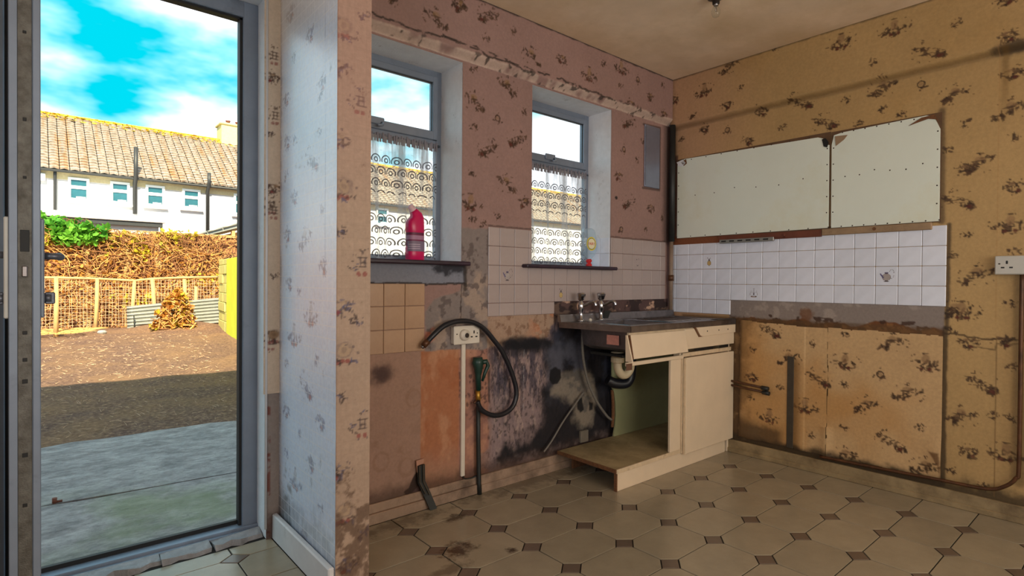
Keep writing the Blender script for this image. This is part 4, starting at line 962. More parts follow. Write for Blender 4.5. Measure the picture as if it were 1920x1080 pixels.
s = MB(); s.box(-0.085, 0.738, 2.842, 2.862, 0.026, 0.048); build('rubber_seal', s, M['seal'], th)
# broken mortar in front of the threshold
mort = thing('mortar_fillet', (0.35, 2.71, 0), kind='structure')
rr = random.Random(5)
for (a, b) in ((-0.09, 0.16), (0.16, 0.40), (0.40, 0.585), (0.60, 0.80)):
    n = 6; top = []
    pts = [(a+(b-a)*i/n, 2.672+rr.uniform(-.006, .028)) for i in range(n+1)]+[(b, 2.765), (a, 2.765)]
    m_ = MB(); m_.prism(pts, -0.003, 0.0, lambda u, v, d: (u, v, d)); 
    k = len(pts); m_.v[k:] = [(x+rr.uniform(-.004, .004), y+(0.008 if y < 2.75 else 0), 0.018+rr.uniform(-.007, .006)) for x, y, z in m_.v[k:]]
    build('mortar_piece', m_, M['concrete'], mort)

LX0, LX1, LY0, LY1, LZ1 = -0.047, 0.007, 2.06, 2.795, 2.385
dl = thing('door_1', (-0.02, LY1, 0.02), kind='structure')
f = MB(); f.cbox(LX0, LX1, LY0, LY0+0.09, 0.035, LZ1, .003)
f.cbox(LX0-0.008, LX0+0.012, LY0-0.004, LY0+0.02, 0.035, LZ1, .002); f.cbox(LX1-0.012, LX1+0.006, LY0-0.004, LY0+0.02, 0.035, LZ1, .002); build('stile', f, M['alu'], dl)
f = MB(); f.cbox(LX0, LX1, LY1-0.09, LY1, 0.035, LZ1, .003); build('stile', f, M['alu_dark'], dl)
for z0, z1 in ((0.035, 0.20), (1.0, 1.12), (2.29, LZ1)):
    f = MB(); f.cbox(LX0+.002, LX1-.002, LY0+0.088, LY1-0.088, z0, z1, .003); build('rail', f, M['alu_dark'], dl)
f = MB(); f.box(-0.024, -0.016, LY0+.08, LY1-.08, 1.11, 2.30); build('pane', f, M['glass'], dl)
f = MB(); f.cbox(-0.035, -0.005, LY0+.085, LY1-.085, 0.19, 1.01, .004); build('lower_panel', f, M['alu_dark'], dl)
f = MB(); f.cbox(-0.036, -0.006, LY0-0.005, LY0+0.002, 0.06, 2.37, .001); lp = build('lock_plate', f, M['worn_metal'], dl, label='long pitted metal lock strip down the door edge')
for z, w, h in ((1.285, 0.010, 0.030), (1.03, .005, .005), (0.955, .005, .005), (0.895, .006, .006), (0.69, .006, .006), (0.55, .005, .005), (0.30, .006, .006), (1.62, .004, .005), (1.86, .004, .004), (1.46, .004, .004)):
    s = MB(); s.cbox(-0.021-w, -0.021+w, LY0-0.0062, LY0-0.004, z-h, z+h, .0008); build('screw_hole', s, M['black'], lp)
s = MB(); s.cbox(-0.027, -0.015, LY0-0.012, LY0-0.004, 1.185, 1.215, .002); build('latch', s, M['steel'], lp)
for sx, x0, x1 in ((1, LX1+0.004, LX1+0.014), (-1, LX0-0.018, LX0-0.006)):
    f = MB(); f.cbox(x0, x1, LY0+0.005, LY0+0.05, 1.07, 1.35, .003); hp = build('handle_plate', f, M['grey_white_plastic'] if sx < 0 else M['alu'], dl)
    f = MB(); xx = x1 if sx > 0 else x0
    f.tube([(xx, LY0+.028, 1.245), (xx+sx*.022, LY0+.028, 1.245), (xx+sx*.034, LY0+.034, 1.245), (xx+sx*.038, LY0+.06, 1.2445), (xx+sx*.036, LY0+.13, 1.243)], [.010, .010, .011, .010, .008], 10); build('lever', f, M['door_handle'], hp)
    f = MB(); f.tube([(xx, LY0+.028, 1.125), (xx+sx*.016, LY0+.028, 1.125)], .013, 10); f.cbox(min(xx, xx+sx*.024), max(xx, xx+sx*.024), LY0+.022, LY0+.034, 1.108, 1.142, .003); build('thumb_turn', f, M['door_handle'], hp)
for z in (0.3, 1.2, 2.1):
    f = MB(); f.tube([(-0.058, LY1+.0, z-.06), (-0.058, LY1+.0, z+.06)], .011, 10); build('hinge', f, M['door_handle'], dl)

# ------------------------------------------------------------------ white boards and battens on the right-hand wall
def board(y0, y1, z0, z1, cuts, label):
    t = thing('wall_board', (XB-0.01, (y0+y1)/2, z0), label, 'board', None)
    pts = cuts
    m_ = MB(); m_.prism(pts, 0.004, 0.013, lambda u, v, d: (XB-d, u, v)); build('panel', m_, M['hardboard'], t, bevel=0.0012)
    m_ = MB(); m_.prism([(y0-.004, z0-.003), (y1+.004, z0-.003), (y1+.004, z1+.004), (y0-.004, z1+.004)], -0.001, 0.0045, lambda u, v, d: (XB-d, u, v)); build('backing_edge', m_, M['hardboard_edge'], t)
    nl = MB(); zc = (z0+z1)/2+0.02
    spots = [(y0+(y1-y0)*k/7, zc+0.012*math.sin(k*2)) for k in range(1, 7)]+[(y0+(y1-y0)*k/9, z0+.008) for k in range(10)]+[(y0+(y1-y0)*k/9, z1-.012) for k in range(1, 9)]
    spots += [(q, z0+(z1-z0)*k/6) for q in (y0+.012, y1-.012) for k in range(1, 6)]
    for (y, z) in spots:
        nl.lathe([(0.0, -.0008), (0.0042, -.0004), (0.0042, .0002), (0.0, .001)], n=6, c=(XB-0.0132, y, z), M=Matrix.Rotation(-math.pi/2, 3, 'Y'))
    o = build('nail_heads', nl, M['nail'], t); o['kind'] = 'stuff'
    return t
b1 = board(1.372, 2.448, 1.528, 2.122, [(1.372, 1.532), (2.446, 1.526), (2.448, 2.085), (2.425, 2.110), (2.385, 2.122), (1.44, 2.103), (1.405, 2.088), (1.392, 2.045), (1.374, 2.045)], 'longer white hardboard panel nailed up beside the dark corner pipe')
b2 = board(0.814, 1.360, 1.528, 2.118, [(0.814, 1.530), (1.358, 1.530), (1.360, 2.04), (1.348, 2.098), (1.30, 2.107), (0.88, 2.116), (0.845, 2.105), (0.816, 2.03)], 'shorter white hardboard panel with clipped corners above the printed teapot tile')
def flap(pts, parent, col='hardboard'):
    m_ = MB(); m_.prism(pts, 0.014, 0.0165, lambda u, v, d: (XB-d-0.02*max(0, (v-2.06)), u, v)); build('peeled_corner', m_, M[col], parent)
flap([(2.452, 2.105), (2.40, 2.118), (2.375, 2.09), (2.40, 2.065), (2.435, 2.075)], b1, 'reveal'); flap([(2.415, 2.10), (2.372, 2.118), (2.365, 2.085), (2.39, 2.07)], b1, 'chipboard')
flap([(1.415, 2.085), (1.395, 2.09), (1.375, 2.06), (1.385, 2.03), (1.405, 2.04)], b1, 'black'); flap([(1.34, 2.09), (1.27, 2.085), (1.29, 2.06), (1.335, 2.03)], b2, 'timber_pale')
flap([(0.90, 2.108), (0.84, 2.112), (0.82, 2.07), (0.835, 2.085), (0.87, 2.095), (0.96, 2.075)], b2, 'chipboard')
m_ = MB(); m_.cbox(XB-0.020, XB-0.002, 1.41, 2.10, 1.480, 1.524, .003); tag(build('timber_batten', m_, M['timber_red']), 'red-brown timber batten under the longer white panel', 'batten')
m_ = MB(); m_.cbox(XB-0.024, XB-0.002, 0.845, 1.408, 1.486, 1.526, .004); bt = build('timber_batten', m_, M['timber_pale']); tag(bt, 'pale dusty timber batten under the shorter white panel', 'batten')
m_ = MB(); m_.tube([(XB-0.026, 1.12, 1.508), (XB-0.022, 1.12, 1.508)], 0.010, 8); build('knot', m_, M['chipboard'], bt)
t = thing('slotted_bracket', (XB-.03, 1.9, 1.47), 'galvanised slotted metal strip at the top of the tiled area', 'bracket')
m_ = MB(); m_.cbox(XB-0.034, XB-0.020, 1.70, 2.085, 1.468, 1.494, .002); build('strip', m_, M['bracket'], t)
for k in range(6):
    m_ = MB(); m_.cbox(XB-0.0352, XB-0.0335, 1.735+k*0.06, 1.770+k*0.06, 1.477, 1.486, .0005); build('slot', m_, M['black'], t)
m_ = MB(); m_.cbox(XB-0.030, XB-0.020, 1.63, 1.70, 1.488, 1.494, .001); m_.cbox(XB-0.030, XB-0.020, 1.63, 1.638, 1.488, 1.512, .001); build('bent_end', m_, M['timber_red'], t)

# ------------------------------------------------------------------ corner pipe and plate, bulb
t = thing('corner_pipe', (3.70, 2.47, 0.94), 'tall corner pipe, black above and pale below, in the room corner', 'pipe')
m_ = MB(); m_.tube([(3.700, 2.468, 1.50), (3.700, 2.468, 2.385)], 0.022, 12); build('black_upper_pipe', m_, M['dark_pipe'], t)
m_ = MB(); m_.tube([(3.722, 2.476, 1.50), (3.722, 2.476, 2.38)], 0.010, 8); build('thin_pipe', m_, M['dark_pipe'], t)
m_ = MB(); m_.tube([(3.700, 2.470, 0.97), (3.700, 2.470, 1.51)], 0.015, 12); build('pale_lower_pipe', m_, M['pale_old_pipe'], t)
m_ = MB(); m_.tube([(3.722, 2.480, 0.99), (3.722, 2.480, 1.5)], 0.007, 8); build('thin_pipe', m_, M['dark_pipe'], t)
m_ = MB(); m_.tube([(3.700, 2.470, 1.20), (3.700, 2.470, 1.245)], 0.021, 12); build('joint', m_, M['copper'], t)
t = tag(build('vent_plate', MB().cbox(3.398, 3.582, YA-0.012, YA-0.001, 1.89, 2.345, .003), M['mirror_strip']), 'narrow bluish metal plate high on the wall by the corner', 'plate')
m_ = MB(); m_.cbox(3.40, 3.405, YA-0.014, YA-0.011, 1.9, 2.33, .001); build('rim', m_, M['alu_dark'], t)
BX, BY = 2.79, 1.60
t = thing('ceiling_bulb', (BX, BY, 2.6), 'bare clear light bulb in a dark holder on the ceiling', 'lamp')
m_ = MB(); m_.lathe([(0.045, ZC), (0.045, ZC-.012), (0.02, ZC-.018), (0.018, ZC-.045)], c=(BX, BY, 0), n=20); build('holder', m_, M['bakelite'], t)
m_ = MB(); m_.lathe([(0.011, ZC-.04), (0.012, ZC-.055)], c=(BX, BY, 0), n=16); build('cap', m_, M['chrome'], t)
m_ = MB(); m_.lathe([(0.012, 2.676), (0.016, 2.666), (0.0225, 2.648), (0.0225, 2.634), (0.016, 2.619), (0.006, 2.613), (0.0, 2.612)], c=(BX, BY, 0), n=20); build('glass_bulb', m_, M['glass'], t)
m_ = MB(); m_.tube([(BX-.006, BY, 2.672), (BX-.008, BY, 2.648), (BX, BY, 2.644), (BX+.008, BY, 2.648), (BX+.006, BY, 2.672)], 0.0012, 6); build('filament', m_, M['steel'], t)

# ------------------------------------------------------------------ sockets, trunking, conduits
def socket(axis, c0, c1, z0, z1, label, mat, holes, bx=None):
    cc = (c0+c1)/2
    fr = (lambda u, v, d: (u, YA-d, v)) if axis == 'A' else (lambda u, v, d: (XB-d, u, v))
    t = thing('double_socket', fr(cc, z0, 0), label, 'socket')
    def bx_(a, b, z0, z1, d0, d1, c=.003):
        m_ = MB()
        return m_.cbox(a, b, YA-d1, YA-d0, z0, z1, c) if axis == 'A' else m_.cbox(XB-d1, XB-d0, a, b, z0, z1, c)
    build('back_box', bx_(c0+.004, c1-.004, z0+.004, z1-.004, -0.004, 0.026), mat, t)
    build('face_plate', bx_(c0, c1, z0, z1, 0.026, 0.035, .004), mat, t)
    h = 1 if axis == 'A' else -1
    for (q) in holes:
        for (du, dv, w, hh) in ((0, 0.014, .004, .008), (-0.016, -0.012, .007, .0035), (0.016, -0.012, .007, .0035)):
            build('pin_hole', bx_(q+du-w, q+du+w, (z0+z1)/2+dv-hh, (z0+z1)/2+dv+hh, 0.0345, 0.0358, .0005), M['black'], t)
    for q in (c0+0.018, c1-0.018):
        m_ = MB(); build('screw', bx_(q-.004, q+.004, (z0+z1)/2+.004, (z0+z1)/2+.010, .0345, .0362, .0008), M['nail'], t)
    return t
sA_ = socket('A', 1.706, 1.878, 0.842, 0.942, 'cream double socket with a round plug under the black hose loop', M['white_plastic'], [1.838])
m_ = MB(); m_.lathe([(0.030, 0.0), (0.030, 0.012), (0.024, 0.020), (0.014, 0.022), (0.012, 0.028), (0.0, 0.028)], n=24, M=Matrix.Rotation(math.pi/2, 3, 'X'), c=(1.770, YA-0.035, 0.893))
pl = build('round_plug', m_, M['white_plastic']); tag(pl, 'small round cream plug in the left half of the double socket', 'plug')
m_ = MB(); m_.lathe([(0.013, 0.0), (0.013, 0.001), (0.010, .001)], n=16, M=Matrix.Rotation(math.pi/2, 3, 'X'), c=(1.770, YA-0.0632, 0.893)); build('dark_ring', m_, M['bakelite'], pl)
socket('B', 0.385, 0.577, 1.238, 1.332, 'white double socket by itself high on the yellowed right wall', M['grey_white_plastic'], [0.530, 0.435])
t = tag(build('cable_trunking', MB().cbox(1.772, 1.797, YA-0.016, YA+0.0, 0.115, 0.842, .003), M['white_plastic']), 'slim white cable trunking dropping from the double socket', 'trunking')
m_ = MB(); m_.tube(smooth_path([(1.786, YA-.010, 0.118), (1.80, YA-.012, 0.098), (1.84, YA-.014, 0.093), (1.875, YA-.018, 0.10)]), 0.004, 6); build('loose_cable', m_, M['dark_pipe'], t)
t = thing('supply_pipe', (1.882, YA-.02, 0.0), 'dark upright supply pipe under the green hose coupling', 'pipe')
m_ = MB(); m_.tube([(1.882, 2.472, 0.0), (1.882, 2.480, 0.06), (1.878, 2.484, 0.3), (1.876, 2.484, 0.52)], 0.013, 10); build('pipe', m_, M['dark_pipe'], t)
m_ = MB(); m_.tube([(1.876, 2.484, 0.50), (1.872, 2.482, 0.585)], 0.014, 10); m_.tube([(1.874, 2.482, 0.535), (1.874, 2.470, 0.535)], 0.010, 8); build('brass_valve', m_, M['brass'], t)
m_ = MB(); m_.tube([(1.872, 2.468, 0.515), (1.838, 2.462, 0.522), (1.83, 2.462, 0.518)], [0.006, 0.006, 0.004], 8); build('valve_lever', m_, M['copper'], t)
t = thing('garden_hose', (1.95, YA-.04, 0.4), 'black rubber hose looping round the double socket on the sooty wall', 'hose')
hp = [(u, 2.455, v) for u, v in HOSE]; hp[0] = (hp[0][0], 2.465, hp[0][2])
m_ = MB(); m_.tube(smooth_path(hp), 0.014, 12); build('tube', m_, M['black_rubber'], t)
a, b = Vector(hp[0]), Vector(hp[1]); d = (a-b).normalized()
m_ = MB(); m_.tube([a-d*0.006, a+d*0.03], 0.017, 12); build('end_fitting', m_, M['copper'], t)
m_ = MB(); m_.tube([a+d*0.028, a+d*0.042], 0.011, 10); build('end_nut', m_, M['steel'], t)
t = thing('hose_coupling', (1.87, YA-.03, 0.58), 'dark green plastic hose coupling above the brass valve', 'coupling')
m_ = MB(); m_.tube([(1.873, 2.478, 0.58), (1.868, 2.476, 0.66), (1.868, 2.474, 0.70), (1.862, 2.472, 0.735), (1.862, 2.472, 0.765)], [0.015, 0.016, 0.024, 0.032, 0.026], 12); build('body', m_, M['green_plastic'], t)
m_ = MB(); m_.tube([(1.872, 2.470, 0.735), (1.915, 2.462, 0.738), (1.925, 2.460, 0.715), (1.905, 2.462, 0.675), (1.89, 2.466, 0.63)], [0.014, 0.014, 0.012, 0.010, 0.007], 8); build('trigger', m_, M['green_plastic'], t)
t = thing('broken_conduit', (1.54, YA-.03, 0.01), 'bent dark metal conduit sticking out of the torn wallpaper near the floor', 'conduit')
m_ = MB()
def strip(m_, P, wx, th):
    for (a, b) in zip(P[:-1], P[1:]):
        (x0, y0, z0), (x1, y1, z1) = a, b
        m_.add([(x0-wx, y0, z0), (x0+wx, y0, z0), (x1+wx, y1, z1), (x1-wx, y1, z1), (x0-wx, y0+th, z0), (x0+wx, y0+th, z0), (x1+wx, y1+th, z1), (x1-wx, y1+th, z1)], [(0,1,2,3),(7,6,5,4),(0,3,7,4),(1,5,6,2),(0,4,5,1),(3,2,6,7)])
strip(m_, [(1.514, 2.485, 0.235), (1.515, 2.482, 0.150), (1.545, 2.470, 0.075), (1.568, 2.450, 0.004)], 0.021, 0.012); build('strip', m_, M['dark_pipe'], t)
m_ = MB(); strip(m_, [(1.500, 2.478, 0.235), (1.501, 2.475, 0.150), (1.528, 2.463, 0.09)], 0.004, 0.008); strip(m_, [(1.522, 2.478, 0.235), (1.523, 2.475, 0.150), (1.553, 2.463, 0.08)], 0.004, 0.008); build('folded_edge', m_, M['batten_dark'], t)
m_ = MB(); m_.prism([(1.487, 0.262), (1.532, 0.265), (1.530, 0.240), (1.500, 0.236), (1.503, 0.19), (1.492, 0.20)], 0.004, 0.008, lambda u, v, d: (u, YA-d-0.012, v)); build('paper_flap', m_, M['white_plastic'] if False else simple('torn_paper', (176, 130, 108), 0.8), t)
m_ = MB(); m_.tube(smooth_path([(XB-.022, 0.474, 1.24), (XB-.022, 0.474, 0.9), (XB-.022, 0.474, 0.30), (XB-.022, 0.485, 0.22), (XB-.022, 0.53, 0.165), (XB-.022, 0.60, 0.135), (XB-.022, 0.80, 0.128), (XB-.022, 1.05, 0.118), (XB-.022, 1.4, 0.108)], 5), 0.009, 8)
tag(build('surface_cable', m_, M['copper']), 'old brown cable running from the wall socket down and along the skirting', 'cable')
t = tag(build('dark_strip', MB().cbox(XB-0.019, XB-0.010, 1.567, 1.608, 0.118, 0.712, .002), M['batten_dark']), 'upright dark grey strip on the lower patterned wallpaper', 'strip')
t = thing('capped_pipes', (XB-.03, 1.85, 0.45), 'pair of capped copper pipes coming out beside the sink cabinet', 'pipes')
for z, y1 in ((0.492, 1.755), (0.462, 1.748)):
    m_ = MB(); m_.tube([(XB-.035, 2.01, z+0.012), (XB-.035, y1, z-0.006)], 0.008, 8); p_ = build('pipe', m_, M['copper'], t)
    m_ = MB(); m_.tube([(XB-.035, y1+0.012, z-0.006), (XB-.035, y1-0.034, z-0.009)], 0.014, 10); m_.tube([(XB-.052, y1-.012, z-0.006), (XB-.018, y1-.012, z-0.006)], 0.008, 8); build('cap', m_, M['dark_pipe'], p_)

# ------------------------------------------------------------------ sink unit
CF = 1.985                                             # face of the doors
su = thing('sink_cabinet', (3.1, 2.2, 0), 'cream sink base cabinet, left half open and doorless', 'cabinet')
def part(name, x0, x1, y0, y1, z0, z1, mat='cream_lam', c=.0025, parent=None, label=None): return build(name, MB().cbox(x0, x1, y0, y1, z0, z1, c), M[mat], parent or su, label=label)
sh = part('base_shelf', 2.492, 3.70, 2.005, 2.470, 0.108, 0.128, 'shelf', .001)
part('front_edging', 2.490, 3.12, 1.998, 2.006, 0.106, 0.130, 'cream_edge', .001, sh); part('raw_edge', 2.486, 2.493, 2.004, 2.470, 0.107, 0.129, 'chipboard', .001, sh)
part('plinth', 2.505, 3.69, 2.010, 2.026, 0.0, 0.107, 'cream_lam'); part('plinth_end', 2.497, 2.506, 2.008, 2.028, 0.0, 0.107, 'chipboard', .001)
part('back_rail', 2.60, 3.69, 2.440, 2.456, 0.0, 0.106, 'chipboard')
bp = [(3.012, 0.13), (3.03, 0.20), (3.035, 0.28), (3.03, 0.36), (3.015, 0.43), (2.995, 0.47), (2.99, 0.74), (3.70, 0.74), (3.70, 0.13)]
m_ = MB(); m_.prism(bp, 2.452, 2.462, lambda u, v, d: (u, d, v)); build('back_panel', m_, M['backpanel'], su, label='greenish back panel with a jagged left edge')
m_ = MB(); m_.prism([(3.000, 0.2), (3.012, 0.28), (3.008, 0.36), (2.996, 0.45), (2.978, 0.455), (2.99, 0.36), (2.99, 0.28), (2.985, 0.2)], 2.443, 2.453, lambda u, v, d: (u, d, v)); build('broken_panel_edge', m_, M['chipboard'], su)
part('divider_stile', 3.006, 3.108, 2.000, 2.018, 0.128, 0.725); part('divider_panel', 3.108, 3.124, 2.004, 2.05, 0.128, 0.74); part('stile_edging', 3.126, 3.136, 1.998, 2.03, 0.10, 0.725, 'cream_edge', .001)
part('end_panel', 3.712, 3.728, 2.006, 2.45, 0.0, 0.90, 'cream_lam')
d_ = part('door', 3.150, 3.745, CF-.004, CF+0.014, 0.094, 0.708, 'cream_lam', .003); part('edging', 3.139, 3.150, CF-.003, CF+0.014, 0.094, 0.706, 'cream_edge', .001, d_)
part('cross_rail', 3.13, 3.735, 1.996, 2.012, 0.712, 0.738, 'cream_edge'); part('front_rail', 2.560, 3.13, 1.990, 2.006, 0.705, 0.728, 'cream_lam')
part('top_rail', 2.575, 3.735, 1.990, 2.008, 0.880, 0.900, 'cream_edge')
# tilted false front on the left, its foot kicked out
rot = Matrix.Translation((0, CF-.004, 0.885)) @ Matrix.Rotation(math.radians(-11), 4, 'X') @ Matrix.Translation((0, -(CF-.004), -0.885))
def tilt(name, x0, x1, y0, y1, z0, z1, mat, par=None):
    m_ = MB(); m_.cbox(x0, x1, y0, y1, z0, z1, .002); m_.v = [tuple(rot @ Vector(v)) for v in m_.v]; return build(name, m_, M[mat], par or su)
ff = tilt('tilted_false_front', 2.578, 3.128, CF-.004, CF+0.012, 0.748, 0.886, 'cream_lam'); tilt('raw_edge', 2.570, 2.578, CF-.003, CF+0.011, 0.748, 0.886, 'chipboard', ff)
m_ = MB(); m_.prism([(CF+0.005, 0.884), (CF+0.014, 0.884), (CF+0.012, 0.735), (CF-0.035, 0.735)], 2.553, 2.563, lambda u, v, d: (d, u, v)); build('side_cheek', m_, M['cream_lam'], su)
dr = part('drawer_front', 3.132, 3.745, CF-.004, CF+0.014, 0.762, 0.893, 'cream_lam', .003)
m_ = MB(); m_.prism([(3.245, 0.898), (3.745, 0.898), (3.745, 0.842), (3.330, 0.836), (3.295, 0.842)], CF-0.014, CF-0.004, lambda u, v, d: (u, d, v)); pp = build('handle_strip', m_, M['cream_lam'], dr, bevel=.002)
m_ = MB(); m_.prism([(3.225, 0.899), (3.247, 0.899), (3.300, 0.840), (3.325, 0.834), (3.285, 0.834)], CF-0.010, CF-0.002, lambda u, v, d: (u, d, v)); build('dark_gap', m_, M['chipboard'], dr)
for x in (3.375, 3.52, 3.64):
    m_ = MB(); m_.tube([(x, CF-.0152, 0.868), (x, CF-.0135, 0.868)], .005, 8); build('screw_hole', m_, M['black'], pp)
for x0, x1 in ((3.06, 3.18), (3.27, 3.50), (3.58, 3.70)): part('shadow_gap_strip', x0, x1, CF+.0135, CF+.0155, 0.740, 0.758, 'black', .0005)
part('brown_tape', 2.548, 2.600, 1.985, 1.9895, 0.684, 0.722, 'brown_tape', .0008); 

ST = thing('stainless_sink', (3.1, 2.23, 0.9), 'tarnished stainless steel sink top with bowl on the left', 'sink')
SX0, SX1, SY0, SY1, SZ = 2.515, 3.742, 1.968, 2.462, 0.936
bx0, bx1, by0, by1 = 2.602, 3.035, 2.006, 2.395
m_ = MB()
def top(x0, x1, y0, y1): m_.box(x0, x1, y0, y1, SZ-.004, SZ)
xl = lambda y: 2.560-0.075*(y-SY0)/(SY1-SY0)
m_.prism([(xl(SY0), SY0), (bx0, SY0), (bx0, SY1), (xl(SY1), SY1)], SZ-.004, SZ, lambda u, v, d: (u, v, d))
top(bx0, bx1, SY0, by0); top(bx0, bx1, by1, SY1)
top(bx1, SX1, SY0, SY1)
m_.box(xl(SY0), SX1, SY0, SY0+.004, SZ-.036, SZ-.003); 
m_.prism([(xl(SY0), SY0), (xl(SY0)+.004, SY0), (xl(SY1)+.004, SY1), (xl(SY1), SY1)], SZ-.036, SZ-.003, lambda u, v, d: (u, v, d))
build('worktop', m_, M['steel'], ST)
m_ = MB(); m_.prism([(SY1-.002, SZ-.002), (SY1-.020, SZ-.002), (SY1-.006, SZ+.044), (SY1+.012, SZ+.046), (SY1+.012, SZ-.002)], xl(SY1), SX1-.03, lambda u, v, d: (d, u, v)); build('upstand', m_, M['steel'], ST)
m_ = MB(); r0 = 0.004
for a, b, c, d in ((bx0-.006, bx1+.006, by0-.006, by0+.002), (bx0-.006, bx1+.006, by1-.002, by1+.006), (bx0-.006, bx0+.002, by0, by1), (bx1-.002, bx1+.006, by0, by1)): m_.cbox(a, b, c, d, SZ-.001, SZ+.003, .001)
build('bowl_rim', m_, M['chrome'], ST)
m_ = MB(); zb = 0.775; i_ = 0.018
o_ = [(bx0, by0, SZ-.003), (bx1, by0, SZ-.003), (bx1, by1, SZ-.003), (bx0, by1, SZ-.003), (bx0+i_, by0+i_, zb+.02), (bx1-i_, by0+i_, zb+.02), (bx1-i_, by1-i_, zb+.02), (bx0+i_, by1-i_, zb+.02), (bx0+.05, by0+.05, zb), (bx1-.05, by0+.05, zb), (bx1-.05, by1-.05, zb), (bx0+.05, by1-.05, zb)]
m_.add(o_, [(0,1,5,4),(1,2,6,5),(2,3,7,6),(3,0,4,7),(4,5,9,8),(5,6,10,9),(6,7,11,10),(7,4,8,11),(8,9,10,11)])
bw = build('bowl', m_, M['steel'], ST, recalc=False); sd = bw.modifiers.new('thick', 'SOLIDIFY'); sd.thickness = 0.003; sd.offset = 0
m_ = MB(); m_.lathe([(0.0, zb+.004), (0.03, zb+.004), (0.036, zb+.001), (0.036, zb-.02), (0.02, zb-.05)], c=(2.83, 2.2, 0)); build('drain', m_, M['chrome'], ST)
m_ = MB()
for k in range(7): m_.tube([(3.14+k*.075, 2.06, SZ+.0006), (3.14+k*.075, 2.36, SZ+.0006)], .0035, 6)
build('drainer_ribs', m_, M['steel'], ST)
build('sticker', MB().cbox(2.5995, 2.604, 2.085, 2.175, 0.815, 0.872, .0005), M['pink_sticker'], ST)
m_ = MB(); m_.cbox(3.50, 3.74, 1.966, 2.02, SZ, SZ+.003, .001); build('chipped_front_edge', m_, M['batten_dark'], ST)

def tap(x, y, label, ang):
    t = thing('sink_tap', (x, y, SZ), label, 'tap')
    Z = SZ
    m_ = MB(); m_.lathe([(0.024, Z+.001), (0.022, Z+.008), (0.013, Z+.014), (0.012, Z+.06), (0.017, Z+.075), (0.019, Z+.10), (0.015, Z+.118), (0.010, Z+.125), (0.009, Z+.135)], c=(x, y, 0)); build('body', m_, M['chrome'], t)
    m_ = MB(); m_.lathe([(0.010, Z+.130), (0.020, Z+.138), (0.027, Z+.160), (0.029, Z+.172), (0.024, Z+.180), (0.0, Z+.182)], c=(x, y, 0), n=8, smooth=False); build('knob', m_, M['chrome'], t)
    dx, dy = math.cos(ang), math.sin(ang)
    pt = [(x+dx*r_, y+dy*r_, Z+z_) for r_, z_ in ((0.0, .095), (0.03, .104), (0.065, .122), (0.082, .125), (0.094, .118), (0.098, .100))]
    m_ = MB(); m_.tube(smooth_path(pt, 4), 0.0095, 10); build('spout', m_, M['chrome'], t)
    m_ = MB(); m_.lathe([(0.016, 0.90), (0.016, SZ-.005)], c=(x, y, 0), n=6); build('back_nut', m_, M['chrome'], t)
tap(2.645, 2.425, 'chrome tap nearer the open end of the sink', math.radians(-68))
tap(2.838, 2.425, 'chrome tap nearer the room corner', math.radians(-68))
m_ = MB(); m_.lathe([(0.010, SZ+.001), (0.012, SZ+.012), (0.006, SZ+.02), (0.0, SZ+.021)], c=(2.672, 2.37, 0)); tag(build('small_stopper', m_, M['white_plastic']), 'tiny pale stopper at the foot of the first tap', 'stopper')
m_ = MB(); m_.cbox(2.872, 2.935, 2.445, 2.452, SZ+.002, SZ+.058, .002); m_.v = [(x+(z-SZ)*0.5, y, z) for x, y, z in m_.v]; tag(build('plug_flap', m_, M['dark_pipe']), 'little dark flap leaning behind the second tap', 'plug')

# waste, hoses under the sink
t = thing('waste_trap', (2.85, 2.2, 0.5), 'stained white waste trap hanging under the sink bowl', 'pipe')
P_ = smooth_path([(2.735, 2.2, 0.755), (2.735, 2.2, 0.70), (2.737, 2.197, 0.650), (2.760, 2.19, 0.617), (2.793, 2.182, 0.613), (2.822, 2.175, 0.640), (2.826, 2.17, 0.675)], 5)
m_ = MB(); m_.tube(P_, 0.026, 14); build('u_bend', m_, M['waste_white'], t)
for z in (0.725, 0.690):
    m_ = MB(); m_.lathe([(0.034, z), (0.041, z+.004), (0.041, z+.030), (0.034, z+.034)], c=(2.735, 2.2, 0), n=14, smooth=False); build('collar_nut', m_, M['waste_white'], t)
t = thing('overflow_elbow', (2.96, 2.3, 0.45), 'black plastic waste elbow behind the white trap', 'pipe')
m_ = MB(); m_.tube(smooth_path([(2.88, 2.40, 0.54), (2.93, 2.375, 0.515), (3.00, 2.345, 0.512), (3.035, 2.335, 0.55), (3.04, 2.33, 0.62), (3.04, 2.33, 0.68)], 5), 0.034, 12); build('elbow', m_, M['black_rubber'], t)
m_ = MB(); m_.cbox(2.66, 2.98, 2.10, 2.36, 0.735, 0.752, .004); build('bracket_plate', m_, M['dark_pipe'], t)
m_ = MB(); m_.tube(smooth_path([(2.66, 2.42, 0.90), (2.665, 2.43, 0.80), (2.69, 2.44, 0.68), (2.745, 2.45, 0.54), (2.83, 2.45, 0.40), (2.93, 2.45, 0.29), (2.985, 2.45, 0.25)]), 0.009, 10)
tag(build('flexible_hose', m_, M['grey_hose']), 'grey flexible hose drooping from the tap across the sooty wall', 'hose')
m_ = MB(); m_.tube(smooth_path([(2.745, 2.488, 0.46), (2.67, 2.485, 0.40), (2.55, 2.482, 0.30), (2.45, 2.478, 0.20), (2.375, 2.474, 0.142)]), 0.0055, 8)
tag(build('thin_rod', m_, M['grey_hose']), 'thin pale cable slanting down the black soot to the skirting', 'cable')
m_ = MB(); m_.cbox(2.725, 2.80, YA-0.022, YA, 0.128, 0.205, .004); t = tag(build('wall_box', m_, simple('grubby_box', (112, 104, 92), .7)), 'small square pale box low on the sooty wall above the shelf', 'box')

